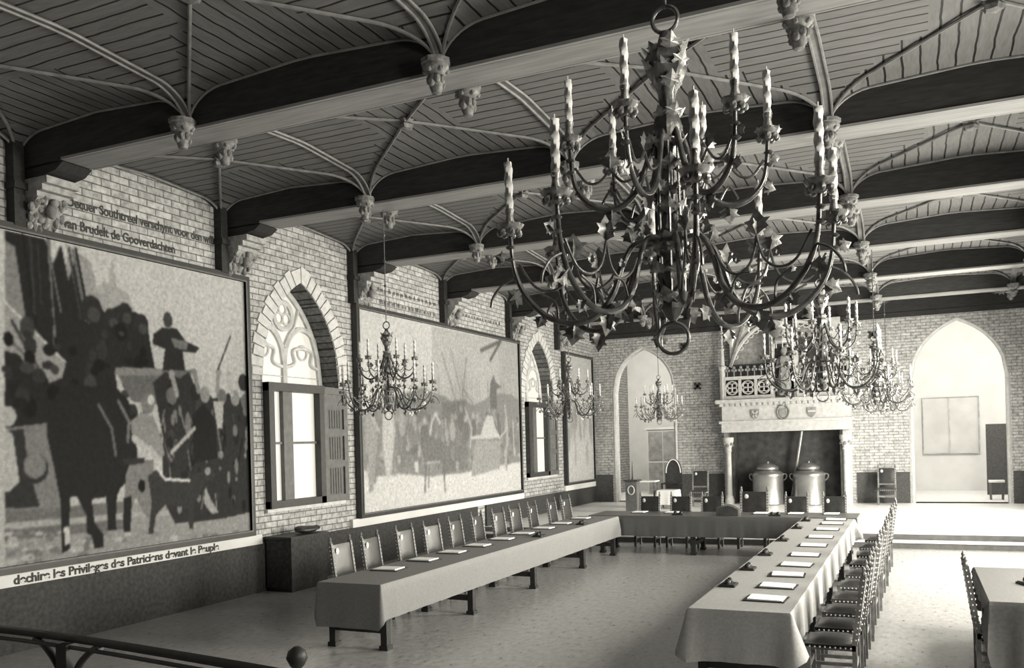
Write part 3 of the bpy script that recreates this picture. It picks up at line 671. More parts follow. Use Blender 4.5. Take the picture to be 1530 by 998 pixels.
shp = [(-.12, .13), (.12, .13), (.12, -.02), (.07, -.11), (0, -.16), (-.07, -.11), (-.12, -.02)]
for i, xc in enumerate((-4.28, -3.47, -2.67)):
    mb = MB(); sc = 1.0; mb.prism([(a*sc, b) for a, b in shp], lambda a, b: fx(xc+a, .60, 2.94+b), lambda a, b: fx(xc+a, .64, 2.94+b))
    sd = fixn(mb.build('carved_shield', stoned, fp))
    q = MB()
    if i == 1: q.tube([fx(xc+.17*cos(t*pi/8), .63, 2.96+.21*sin(t*pi/8)) for t in range(16)], .025, 6, True); q.ball(fx(xc, .66, 3.2), .07)
    elif i == 2: FX(q, xc-.11, xc+.11, .635, .65, 2.93, 2.98)
    else: q.beam(fx(xc-.08, .65, 3.02), fx(xc+.06, .65, 2.84), .04, .02, (0, 1, 0)); q.beam(fx(xc+.08, .65, 3.02), fx(xc-.06, .65, 2.84), .04, .02, (0, 1, 0))
    q.build('shield_charge', stone if i != 1 else stoned, sd)
# overmantel
mb = MB(); FX(mb, -5.0, -1.86, .0, .22, 3.38, 5.68); mb.build('chimney_breast', stoned, fp)
for (xa, xb) in ((-5.18, -3.78), (-3.08, -1.68)):
    mb = MB(); FX(mb, xa, xb, .50, .56, 3.40, 3.50); FX(mb, xa, xb, .50, .56, 3.98, 4.08); n = 3; w = (xb-xa)/n
    for i in range(n+1): x = xa+i*w; FX(mb, max(xa, x-.04), min(xb, x+.04), .50, .56, 3.5, 3.98)
    for i in range(n):
        xc = xa+(i+.5)*w
        for k in range(4): a = k*pi/2+pi/4; mb.tube([fx(xc+.09*cos(a)+.075*cos(t*pi/4), .53, 3.74+.09*sin(a)+.075*sin(t*pi/4)) for t in range(8)], .018, 4, True)
        mb.tube([fx(xc+.19*cos(t*pi/6), .53, 3.74+.20*sin(t*pi/6)) for t in range(12)], .02, 4, True)
    mb.build('balustrade_panel', stone, fp)
    bk = MB(); FX(bk, xa, xb, .30, .34, 3.38, 4.45); bk.build('panel_backing', darkbrick, fp)
    cr = MB(); n = 7
    for i in range(n):
        x = xa+(i+.5)*(xb-xa)/n; cr.tube([fx(x, .53, 4.08), fx(x, .53, 4.24)], .018, 5)
        for (u, v) in ((-.045, .19), (.045, .19), (0, .27)): cr.ball(fx(x+u, .53, 4.08+v), .045, (1, .6, 1), 6)
    cr.build('trefoil_cresting', stoned, fp)
def half_arch(sg):
    mb = MB(); xo = -3.43+sg*1.58; xi = -3.43+sg*.34
    P = [fx(xo+(xi-xo)*t, .42, 4.38+1.24*(1-(1-t)**2.1)**.85) for t in [i/16 for i in range(17)]]
    mb.tube(P, .055, 6); 
    P2 = [fx(xo+(xi-xo)*t, .40, 4.42+1.24*(1-(1-t)**2.1)**.85) for t in [i/16 for i in range(17)]]
    # spandrel above the arch
    top = 5.66; n = len(P2)
    for i in range(n-1):
        a, b = P2[i], P2[i+1]; mb.add([a, b, (b[0], b[1], top-DZ), (a[0], a[1], top-DZ)], [(0, 1, 2, 3)])
    mb.build('blind_arch', stone, fp, True)
    q = MB()
    for i in range(2, 15, 2):
        p = Vector(P[i]); q.tube([p+Vector((.09*cos(t*pi/4)*1, 0, -.08+.06*sin(t*pi/4))) for t in range(8)], .018, 4, True)
    q.build('arch_cusps', stone, fp)
    r = MB(); r.beam(fx(xo-sg*.02, .45, 4.38), fx(xo+(-sg)*.42, .45, 5.62), .06, .08, (0, 1, 0)); r.build('raking_moulding', stoned, fp)
    v = MB(); FX(v, xi-.06, xi+.06, .30, .52, 3.38, 5.70); v.build('mullion', stone, fp)
    pn = MB(); c = fx(-3.43+sg*1.80, .48, 3.38)
    pn.lathe([(.09, 0), (.09, .9), (.13, .95), (.13, 1.02), (.07, 1.06), (.05, 1.5), (.08, 1.55), (.03, 1.6), (.02, 2.4), (.05, 2.45), (.01, 2.55)], c, 8)
    for k in range(4): z = 1.65+k*.2; pn.ball((c[0], c[1], c[2]+z), .045, (1.3, 1.3, .6), 6)
    pn.build('pinnacle', stone, fp)
for sg in (-1, 1): half_arch(sg)
mb = MB(); FX(mb, -3.75, -3.11, .24, .27, 3.5, 5.2); mb.build('niche_back', darkbrick, fp)
mb = MB(); c = fx(-3.43, .42, 5.0); mb.lathe([(.28, 0), (.32, .05), (.3, .12), (.2, .2), (.22, .26), (.12, .45), (.14, .5), (.02, .85)], c, 8)
for k in range(8): a = k*pi/4; mb.tube([(c[0]+.27*cos(a), c[1]+.27*sin(a), c[2]-.15), (c[0]+.27*cos(a), c[1]+.27*sin(a), c[2]+.3)], [.02, .005], 5)
mb.build('niche_canopy', stone, fp)
mb = MB(); c = fx(-3.43, .42, 3.45)
mb.lathe([(.22, 0), (.24, .12), (.18, .16), (.17, .2), (.19, .3), (.15, .7), (.13, .85), (.17, 1.05), (.15, 1.15), (.05, 1.2), (.05, 1.23), (.085, 1.28), (.09, 1.36), (.06, 1.43), (.01, 1.45)], c, 12, 6, .05)
mb.tube([(c[0]-.16, c[1], c[2]+1.08), (c[0]-.2, c[1]-.06, c[2]+.85), (c[0]-.03, c[1]-.2, c[2]+.9)], [.05, .045, .035], 7)
mb.tube([(c[0]+.16, c[1], c[2]+1.08), (c[0]+.21, c[1]-.06, c[2]+.85), (c[0]+.03, c[1]-.2, c[2]+.84)], [.05, .045, .035], 7)
mb.build('statue', stoned, fp, True)
for xc in (-2.55, -4.3):
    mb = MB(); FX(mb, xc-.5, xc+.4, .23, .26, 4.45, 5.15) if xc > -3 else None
    if xc > -3: mb.build('dark_plate', darkbrick, fp)  # flat dark plate on the breast, no opening cut
# slanting tube and two urns
tag(MB().tube([(-3.36, 27.1, .27), (-3.0, 27.1, 2.38)], .055, 10).build('slanting_tube', brass, None, True), 'pale slanting tube rising between the two metal urns in the fireplace', 'pipe')
def urn():
    t = thing('metal_urn', '', 'urn')
    MB().lathe([(.42, 0), (.45, .03), (.44, .08), (.44, .82), (.46, .86), (.44, .92), (.34, .99), (.26, 1.02)], (0, 0, 0), 32).build('body', brass, t, True)
    MB().lathe([(.30, 1.02), (.32, 1.05), (.31, 1.10), (.22, 1.17), (.10, 1.21), (.04, 1.23), (.05, 1.26), (.0, 1.28)], (0, 0, 0), 24).build('lid', brass, t, True)
    for s_ in (-1, 1): MB().tube(spl([(s_*.44, 0, .7), (s_*.52, 0, .78), (s_*.52, 0, .88), (s_*.43, 0, .9)], 5), .02, 6).build('handle', brass, t, True)
    return t
u0 = urn(); us = [False]
place(u0, us, (-3.93, 26.62, DZ), 0, 'left of the two big metal urns standing in the fireplace', 'metal urns in the fireplace')
place(u0, us, (-2.78, 26.62, DZ), 0, 'right of the two big metal urns standing in the fireplace', 'metal urns in the fireplace')

# ================================================================= TABLES AND CLOTHS
TZ = .755
def trestle_table(label, x0, x1, y0, y1, stations, along='y'):
    t = thing('trestle_table', label, 'table', ((x0+x1)/2, (y0+y1)/2, 0)); cx, cy = (x0+x1)/2, (y0+y1)/2
    MB().box(x0-cx, x1-cx, y0-cy, y1-cy, TZ-.04, TZ).build('tabletop', chairw, t)
    for s_ in stations:
        lg = []
        for side in (-1, 1):
            if along == 'y':
                xx = (x0-cx+.05) if side < 0 else (x1-cx-.05); yy = s_-cy
            else:
                yy = (y0-cy+.06) if side < 0 else (y1-cy-.06); xx = s_-cx
            m_ = MB().box(xx-.04, xx+.04, yy-.045, yy+.045, .0, TZ-.05); m_.box(xx-.055, xx+.055, yy-.06, yy+.06, 0, .05)
            m_.build('leg', railm, t); lg.append((xx, yy))
        MB().beam((lg[0][0], lg[0][1], .22), (lg[1][0], lg[1][1], .22), .05, .07).beam((lg[0][0], lg[0][1], TZ-.09), (lg[1][0], lg[1][1], TZ-.09), .06, .08).build('cross_rail', railm, t)
    return t
def drape(name, label, x0, x1, y0, y1, drop, mt, seed=1, wav=.012, flare=.05, z=TZ+.008, parent=None):
    """drop: dict s,e,n,w -> hanging length"""
    rnd = random.Random(seed); r = .02; per = []
    def side(xa, ya, xb, yb, nx, ny, dk):
        L = hypot(xb-xa, yb-ya); n = max(2, int(L/.045))
        for i in range(n+1):
            t = i/n; dc = min(t, 1-t)*L; per.append((xa+(xb-xa)*t, ya+(yb-ya)*t, nx, ny, drop[dk], dc))
    side(x0, y0, x1, y0, 0, -1, 's'); side(x1, y0, x1, y1, 1, 0, 'e'); side(x1, y1, x0, y1, 0, 1, 'n'); side(x0, y1, x0, y0, -1, 0, 'w')
    # corner bisector points
    P = []; n = len(per)
    for i, p in enumerate(per):
        P.append(p); q = per[(i+1) % n]
        if hypot(p[0]-q[0], p[1]-q[1]) < 1e-6:
            for k in (1, 2):
                a = k/3; nx = p[2]*(1-a)+q[2]*a; ny = p[3]*(1-a)+q[3]*a; l = hypot(nx, ny); P.append((p[0], p[1], nx/l, ny/l, p[4]*(1-a)+q[4]*a, -1))
    n = len(P); rows = 9; vs = []; s_ = 0
    ph = [rnd.uniform(0, 6.28) for _ in range(3)]
    cum = []
    for i in range(n): cum.append(s_); q = P[(i+1) % n]; s_ += hypot(P[i][0]-q[0], P[i][1]-q[1])
    for j in range(rows+1):
        t = j/rows
        for i, (x, y, nx, ny, d, dc) in enumerate(P):
            cf = flare if dc < 0 else (flare*max(0, 1-dc/.16)**1.5 if d > .1 else 0)
            w = wav*(sin(cum[i]*17+ph[0])+.6*sin(cum[i]*41+ph[1])+.5*sin(cum[i]*7+ph[2]))
            off = .012+t*(cf+w+.012) if j else 0
            dz = d*t if j else 0
            if j == 1: dz = max(.012, d*t*.6)
            vs.append((x+nx*off, y+ny*off, z-dz+(.0 if dc >= 0 else -.0)))
    mb = MB(); fs = [(j*n+i, j*n+(i+1) % n, (j+1)*n+(i+1) % n, (j+1)*n+i) for j in range(rows) for i in range(n)]
    mb.add(vs, fs); mb.add([vs[i] for i in range(n)], [tuple(range(n))])
    o = fixn(mb.build(name, mt, parent, True))
    return tag(o, label, 'tablecloth')
trestle_table('long trestle table along the left wall side, dark legs below its cloth', -6.20, -5.40, 8.2, 16.7, (8.35, 10.46, 12.57, 14.8, 16.55))
trestle_table('long trestle table on the right with its near end towards the viewer', -1.86, -1.02, 7.85, 16.6, (8.05, 10.2, 12.4, 14.5, 16.4))
trestle_table('trestle table across the far end of the two long tables, before the fireplace', -6.0, -1.0, 16.91, 17.9, (-5.8, -3.95, -2.3, -1.15), 'x')
drape('tablecloth', 'grey cloth over the long left table, hanging low on the aisle side', -6.22, -5.38, 8.16, 16.70, dict(s=.50, e=.40, n=.03, w=.3), clothL, 1, .004, .03)
drape('tablecloth', 'grey cloth over the long right table with folds hanging at its near corner', -1.88, -1.0, 7.82, 16.68, dict(s=.46, e=.36, n=.03, w=.40), clothR, 2, .009, .12)
drape('tablecloth', 'cloth over the far cross table with a deep shadowed front fall', -6.05, -.96, 16.87, 17.94, dict(s=.40, e=.3, n=.3, w=.3), clothD, 3, .006, .02)

# writing folders (dark blotter with white sheets)
def folder():
    t = thing('writing_folder', '', 'folder')
    MB().box(-.19, .19, -.15, .15, 0, .008).build('blotter', black, t)
    mb = MB(); mb.add([(-.15, -.125, .009), (.17, -.135, .009), (.165, .12, .009), (-.155, .125, .009), (-.15, -.125, .022), (.17, -.135, .018), (.165, .12, .018), (-.155, .125, .024)],
        [(0, 3, 2, 1), (4, 5, 6, 7), (0, 1, 5, 4), (1, 2, 6, 5), (2, 3, 7, 6), (3, 0, 4, 7)]); mb.build('paper', paper, t)
    return t
ORD = ['nearest', 'second nearest', 'third nearest', 'fourth nearest', 'fifth nearest', 'sixth nearest', 'seventh nearest', 'eighth nearest', 'ninth nearest', 'tenth nearest', 'eleventh nearest', 'farthest']
f0 = folder(); fu = [False]; tz = TZ+.010
RY = [8.42, 9.15, 9.92, 10.70, 11.6, 12.62, 13.65, 14.75, 15.7, 16.45]
for i, y in enumerate(RY): place(f0, fu, (-1.29, y, tz), random.uniform(-.05, .05), ('farthest' if i == 9 else ORD[i])+' white papers on the long right table', 'writing folders on the long right table')
LY = [9.2, 10.05, 10.85, 11.65, 12.5, 13.3, 14.2, 15.05, 16.1]
for i, y in enumerate(LY): place(f0, fu, (-5.93, y, tz), pi+random.uniform(-.05, .05), ('farthest' if i == 8 else ORD[i])+' white papers on dark blotter on the long left table', 'writing folders on the long left table')
CXs = [-5.2, -4.5, -2.75, -2.1, -1.45]
for i, x in enumerate(CXs): place(f0, fu, (x, 17.62, tz), pi/2, 'white papers on the far cross table, %s from its left end' % ['first', 'second', 'third', 'fourth', 'last'][i], 'writing folders on the cross table')
def inkstand():
    t = thing('inkstand', '', 'inkstand')
    MB().box(-.08, .08, -.11, .11, 0, .018).box(-.07, .07, -.10, .10, .018, .026).build('tray', black, t)
    for s_ in (-1, 1): MB().lathe([(.032, .026), (.036, .045), (.03, .06), (.018, .066), (.02, .074)], (0, s_*.055, 0), 10).build('inkwell', black, t, True)
    MB().tube([(-.05, -.08, .035), (.03, .08, .04)], .005, 5).build('pen', black, t)
    return t
i0 = inkstand(); iu = [False]
for i, y in enumerate([9.08, 10.25, 11.55, 13.15, 14.9, 16.2]): place(i0, iu, (-1.76, y, tz), 0, ('farthest' if i == 5 else ORD[i])+' dark inkstand on the inner edge of the long right table', 'inkstands on the long right table')
for i, y in enumerate([13.0, 15.0]): place(i0, iu, (-5.52, y, tz), 0, ['nearer', 'farther'][i]+' dark inkstand on the aisle edge of the long left table', 'inkstands on the long left table')
for i, x in enumerate([-4.28, -2.42]): place(i0, iu, (x, 17.15, tz), pi/2, ['left', 'right'][i]+' dark inkstand on the front edge of the cross table', 'inkstands on the cross table')

# ================================================================= CHAIRS
def chair(nails=True):
    t = thing('dining_chair', '', 'chair'); W_, D_ = .46, .44
    mb = MB().box(-W_/2, W_/2, -D_/2+.02, D_/2, .42, .445).build('seat_frame', chairw, t)
    mb = MB(); n = 8; vs = []
    for j in range(n+1):
        for i in range(n+1):
            u, v = i/n, j/n; vs.append((-W_/2+.01+(W_-.02)*u, -D_/2+.03+(D_-.04)*v, .448+.045*(1-(2*u-1)**4)*(1-(2*v-1)**4)))
    mb.add(vs, [(j*(n+1)+i, j*(n+1)+i+1, (j+1)*(n+1)+i+1, (j+1)*(n+1)+i) for j in range(n) for i in range(n)])
    mb.box(-W_/2, W_/2, -D_/2+.02, D_/2+.004, .40, .452); mb.k = 1
    if nails:
        for k in range(9):
            x = -W_/2+.03+k*(W_-.06)/8; mb.ball((x, D_/2+.006, .425), .009, (1, .6, 1), 5)
            for s_ in (-1, 1): mb.ball((s_*(W_/2+.001), -D_/2+.06+k*(D_-.1)/8, .425), .009, (.6, 1, 1), 5)
    mb.build('seat', [leathers, nail], t, True)
    for sx in (-1, 1):
        x = sx*(W_/2-.02)
        MB().box(x-.022, x+.022, D_/2-.045, D_/2-.002, 0, .42).build('leg', chairw, t)
        m_ = MB(); m_.beam((x, -D_/2+.03, 0), (x, -D_/2+.03, .46), .04, .04, (0, 1, 0)); m_.beam((x, -D_/2+.03, .45), (x, -D_/2-.055, 1.06), .038, .045, (0, 1, 0))
        m_.lathe([(.016, 0), (.026, .02), (.012, .04), (.02, .06), (.004, .09)], (x, -D_/2-.058, 1.055), 8); m_.k = 1
        for k in range(11 if nails else 0):
            z = .50+k*.052; yy = -D_/2+.03-.085*(z-.45)/.6
            m_.ball((sx*(W_/2+.001), yy-.005, z), .009, (.6, 1, 1), 5); m_.ball((x, yy-.024, z), .009, (1, .6, 1), 5); m_.ball((x, yy+.026, z), .009, (1, .6, 1), 5)
        m_.build('leg', [chairw, nail], t)
        MB().box(x-.014, x+.014, -D_/2+.05, D_/2-.04, .16, .19).build('stretcher', chairw, t)
    MB().box(-W_/2+.03, W_/2-.03, D_/2-.035, D_/2-.015, .22, .27).build('stretcher', chairw, t)
    MB().box(-W_/2+.03, W_/2-.03, -D_/2+.02, -D_/2+.04, .22, .27).build('stretcher', chairw, t)
    yb = lambda z: -D_/2+.03-.085*(z-.45)/.6
    def back(z0, z1, bulge):
        vs = []; a, b = 8, 8
        for s_ in (1, -1):
            for j in range(b+1):
                for i in range(a+1):
                    u, v = i/a, j/b; z = z0+(z1-z0)*v
                    vs.append((-W_/2+.035+(W_-.07)*u, yb(z)+s_*(.012+bulge*(1-(2*u-1)**4)*(1-(2*v-1)**4)), z))
        N_ = (a+1)*(b+1); fs = []
        for s_ in range(2):
            for j in range(b):
                for i in range(a):
                    q = [s_*N_+j*(a+1)+i, s_*N_+j*(a+1)+i+1, s_*N_+(j+1)*(a+1)+i+1, s_*N_+(j+1)*(a+1)+i]; fs.append(tuple(q if s_ else q[::-1]))
        ed = [i for i in range(a+1)]+[j*(a+1)+a for j in range(1, b+1)]+[b*(a+1)+i for i in range(a-1, -1, -1)]+[j*(a+1) for j in range(b-1, 0, -1)]
        for k in range(len(ed)): p, q = ed[k], ed[(k+1) % len(ed)]; fs.append((p, q, q+N_, p+N_))
        return MB().add(vs, fs)
    bk = back(.60, 1.04, .012).build('backrest', leather, t, True)
    MB().box(-W_/2+.03, W_/2-.03, yb(.57)-.012, yb(.57)+.012, .555, .60).build('back_rail', chairw, t)
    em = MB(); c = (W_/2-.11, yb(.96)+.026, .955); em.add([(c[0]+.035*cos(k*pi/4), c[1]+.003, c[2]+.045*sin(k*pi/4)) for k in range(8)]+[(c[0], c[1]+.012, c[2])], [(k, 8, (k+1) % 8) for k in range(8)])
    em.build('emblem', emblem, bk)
    return t
c0 = chair(); cu = [False]
LC = [9.4, 10.05, 11.0, 11.7, 12.5, 13.35, 14.05, 14.85, 15.7, 16.6, 17.5]
for i, y in enumerate(LC):
    place(c0, cu, (-6.52+.03*sin(i*2.3), y, 0), -pi/2+.06*sin(i*1.7), ('farthest' if i == 10 else ORD[i])+' dark leather chair behind the long left table', 'leather chairs behind the long left table')
RC = [8.35, 9.05, 9.8, 10.6, 11.5, 12.4, 13.4, 14.4, 15.4, 16.4]
for i, y in enumerate(RC):
    place(c0, cu, (-.70+.012*i+.015*sin(i*3.1), y, 0), pi/2+.05*sin(i*2.9), ('farthest' if i == 9 else ORD[i])+' studded leather chair beside the long right table', 'studded leather chairs at the long right table')
XC = [(-5.22, 'leftmost dark leather chair behind the far cross table'), (-4.54, 'second dark leather chair from the left behind the cross table'), (-3.88, 'third dark leather chair from the left behind the cross table'),
      (-2.18, 'dark leather chair behind the cross table before the right urn'), (-1.46, 'rightmost dark leather chair behind the cross table')]
for x, lb in XC: place(c0, cu, (x, 18.22, 0), pi, lb, 'leather chairs behind the cross table')
o = place(c0, cu, (-3.02, 18.26, 0), pi, 'taller and wider dark leather chair in the middle behind the cross table', 'leather chairs behind the cross table'); o.scale = (1.25, 1, 1.09)
o = place(c0, cu, (-.72, 26.75, DZ), pi, 'single leather chair against the back wall between fireplace and right arch'); o.scale = (1.05, 1, .98); del o['group']
o = place(c0, cu, (-5.75, 25.6, DZ), pi, 'leather chair on the dais to the left of the fireplace'); o.scale = (1.05, 1, 1.0); del o['group']
# arched writing box on the cross table
t = thing('desk_box', 'dark arched box with pale rim standing on the cross table front', 'box', (-3.30, 17.1, tz))
arcp = [(-.21, 0)]+[(-.21+.42*i/14, .11+.08*sin(pi*i/14)) for i in range(15)]+[(.21, 0)]
fixn(MB().prism(arcp, lambda a, b: (a, -.06, b), lambda a, b: (a, .06, b)).build('body', leathers, t))
MB().tube([(a*1.05, .06, b*1.08+.002) for a, b in arcp], .012, 6).build('rim', chairw, t, True)

# ================================================================= OTHER FURNITURE
# dark chest by the left wall with a bundle on it
t = thing('chest', 'dark tall chest against the left wall below the near window', 'chest', (-9.27, 11.62, 0))
MB().box(-.24, .26, -.46, .46, .06, .84).build('body', dado, t)
MB().box(-.26, .29, -.49, .49, .84, .88).build('lid', railm, t)
MB().box(-.22, .24, -.44, .44, .0, .06).build('plinth', railm, t)
t = MB(); t.ball((-9.2, 11.8, .942), .16, (1.0, 1.6, .36), 12); t.ball((-9.22, 11.68, .975), .10, (.9, 1.5, .35), 10); t.ball((-9.15, 11.98, .955), .08, (.9, 1.2, .5), 10)
tag(t.build('cushion', leathers, None, True), 'small dark rounded cushion lying on the chest below the near window', 'cushion')
# side table at the right edge with cloth, and two chairs
trestle_table('small trestle table at the right edge of the view', .62, 2.3, 8.9, 11.0, (9.55, 10.8))
drape('tablecloth', 'dark cloth over the small table at the right edge', .58, 2.34, 8.86, 11.04, dict(s=.6, e=.5, n=.5, w=.16), mat('grey_cloth', 84, .7, (30, .15)), 5, .008, .05)
i_ = place(i0, iu, (1.0, 9.9, tz), .4, 'dark inkstand on the small table at the right edge'); del i_['group']
o = place(c0, cu, (.68, 9.17, 0), -pi/2+.0, 'single dark leather chair pushed under the small table at the right edge'); del o['group']
# rear left: side table, small white table, arched chair
t = thing('side_table', 'pale narrow side table on the dais inside the left arch', 'table', (-7.3, 25.2, DZ))
MB().box(-.42, .42, -.25, .25, .76, .80).build('tabletop', whitec, t)
for sx in (-1, 1):
    for sy in (-1, 1): MB().beam((sx*.38, sy*.2, 0), (sx*.38, sy*.2, .76), .05, .05, (0, 1, 0)).build('leg', chairw, t)
t = thing('lectern', 'small dark panelled lectern with a thin pointed finial left of the side table', 'lectern', (-7.15, 23.6, DZ))
MB().box(-.16, .16, -.16, .16, 0, .86).build('body', winw, t); MB().box(-.2, .2, -.2, .2, .86, .9).build('top', framem, t)
MB().lathe([(.035, .9), (.02, 1.0), (.006, 1.42)], (.0, 0, 0), 8).build('finial', framem, t)
MB().tube([(.09*cos(k*pi/6), -.165, .62+.12*sin(k*pi/6)) for k in range(12)], .015, 5, True).build('carved_arch', stone, t)
t = thing('small_table', 'low table under a white cloth on the dais left of the fireplace', 'table', (-6.5, 25.0, DZ))
for sx in (-1, 1):
    for sy in (-1, 1): MB().beam((sx*.22, sy*.2, 0), (sx*.22, sy*.2, .5), .04, .04, (0, 1, 0)).build('leg', chairw, t)
MB().box(-.26, .26, -.25, .25, .5, .53).build('tabletop', chairw, t)
drape('tablecloth', 'white cloth over the low table left of the fireplace', -6.77, -6.23, 24.74, 25.26, dict(s=.42, e=.42, n=.42, w=.42), whitec, 7, .008, .03, z=DZ+.537)
t = thing('armchair', 'dark round-topped armchair in front of the left arch', 'chair', (-6.75, 26.4, DZ), pi)
MB().box(-.27, .27, -.22, .26, .40, .47).build('seat', leathers, t)
rp = [(-.26, .45)]+[(-.26*cos(pi*i/14), .98+.42*sin(pi*i/14)) for i in range(15)]+[(.26, .45)]
fixn(MB().prism(rp, lambda a, b: (a, -.26, b), lambda a, b: (a, -.20, b)).build('backrest', leathers, t))
MB().tube([(a*.86, -.185, b*.98) for a, b in rp[1:-1]], .018, 6).build('pale_trim', whitec, t, True)
for sx in (-1, 1):
    for sy in (-.2, .22): MB().beam((sx*.24, sy, 0), (sx*.24, sy, .4), .05, .05, (0, 1, 0)).build('leg', leathers, t)
    MB().box(sx*.26-.03, sx*.26+.03, -.2, .24, .62, .67).box(sx*.26-.025, sx*.26+.025, .18, .23, .45, .62).build('armrest', leathers, t)
# rear rooms
t = thing('cupboard', 'grey panelled cupboard seen through the left arch', 'cupboard', (-7.95, 31.2, DZ))
MB().box(-.85, .85, -.2, .25, 0, 2.35).build('body', plaster2, t); MB().box(-.9, .9, -.24, .28, 2.35, 2.43).build('cornice', plaster2, t)
for i in range(3): MB().box(-.80+i*.54, -.80+i*.54+.5, -.23, -.20, .08, 1.15).box(-.80+i*.54, -.80+i*.54+.5, -.23, -.20, 1.25, 2.28).build('door', mat('grey_door', 135), t)
wp = MB()
wp.box(.3, 2.0, 33.15, 33.2, 1.5, 3.4); w_ = wp.build('wall_panel', plaster2); tag(w_, kind='structure'); w_.name = 'trim_3'
MB().tube([(.3, 33.14, 1.5), (2.0, 33.14, 1.5), (2.0, 33.14, 3.4), (.3, 33.14, 3.4)], .03, 4, True).box(1.1, 1.14, 33.12, 33.15, 1.5, 3.4).build('panel_moulding', mat('pale_moulding', 178), w_)
t = thing('folding_screen', 'grey folding screen at the right inside the right arch', 'screen', (2.55, 31.0, DZ), 0)
for i in range(2): MB().beam((-.5+i*.5, .12*(i % 2), 1.1), (i*.5, .12*((i+1) % 2), 1.1), .03, 2.2).build('panel', dadob, t)
t = thing('stool', 'small pale stool standing inside the right arch', 'stool', (2.15, 28.9, DZ))
MB().box(-.2, .2, -.17, .17, .5, .56).build('seat', whitec, t)
for sx in (-1, 1):
    for sy in (-1, 1): MB().beam((sx*.15, sy*.12, 0), (sx*.17, sy*.14, .5), .045, .045, (0, 1, 0)).build('leg', winw, t)
    
# railing close to the photographer
t = thing('railing', 'dark wooden railing with a braced post in the lower left corner', 'railing', (-6.35, 4.7, 0))
rl = spl([(-2.2, .38, .80), (-.9, .33, .82), (.1, .27, .82), (1.1, .18, .81), (2.4, .02, .80), (3.4, -.14, .79)], 8)
MB().tube([(p.x, p.y, p.z-.02) for p in rl], .035, 8).build('handrail', railm, t, True)
MB().tube([(p.x, p.y-.03, p.z-.085) for p in rl], .018, 8).build('lower_moulding', framem, t, True)
MB().box(-.01, .11, .20, .32, 0, .76).build('post', railm, t)
for s_ in (-1, 1): MB().tube(spl([(.05+s_*.03, .26, .42), (.05+s_*.14, .26, .60), (.05+s_*.30, .26-.02*s_, .72), (.05+s_*.42, .26-.03*s_, .76)], 6), .028, 8).build('brace', railm, t, True)
MB().lathe([(.03, .78), (.05, .80), (.075, .85), (.06, .90), (.02, .93)], (2.45, .16, 0), 12).build('knob', railm, t, True)

# ================================================================= CHANDELIERS
def candle_mb(r, h, z):
    mb = MB(); n = 12; prof = []; rows = 30; vs = []
    for j in range(rows+1):
        zz = z+h*j/rows
        for k in range(n): a = 2*pi*k/n; rr = r*(1+.17*cos(3*a+95*zz)); vs.append((rr*cos(a), rr*sin(a), zz))
    mb.add(vs, [(j*n+k, j*n+(k+1) % n, (j+1)*n+(k+1) % n, (j+1)*n+k) for j in range(rows) for k in range(n)]+[tuple(rows*n+k for k in range(n))])
    mb.lathe([(.003, 0), (.003, .018)], (0, 0, z+h), 5); return mb
def leaf(mb, c, d, s, up=(0, 0, 1)):
    """five-lobed leaf with thickness at c growing along d"""
    c = Vector(c); d = Vector(d).normalized(); side = d.cross(Vector(up))
    if side.length < 1e-3: side = Vector((0, 1, 0))
    side.normalize(); nn = side.cross(d)
    o_ = [(0, 0), (.28, .18), (.55, .30), (.42, .48), (.62, .66), (.34, .68), (0, 1.1), (-.34, .68), (-.62, .66), (-.42, .48), (-.55, .30), (-.28, .18)]
    vs = [c+side*a*s+d*b*s+nn*(.10*s*abs(a)) for a, b in o_]+[c+d*.5*s+nn*.14*s, c+d*.5*s-nn*.10*s]
    n = len(o_); mb.add(vs, [(i, (i+1) % n, n) for i in range(n)]+[((i+1) % n, i, n+1) for i in range(n)])
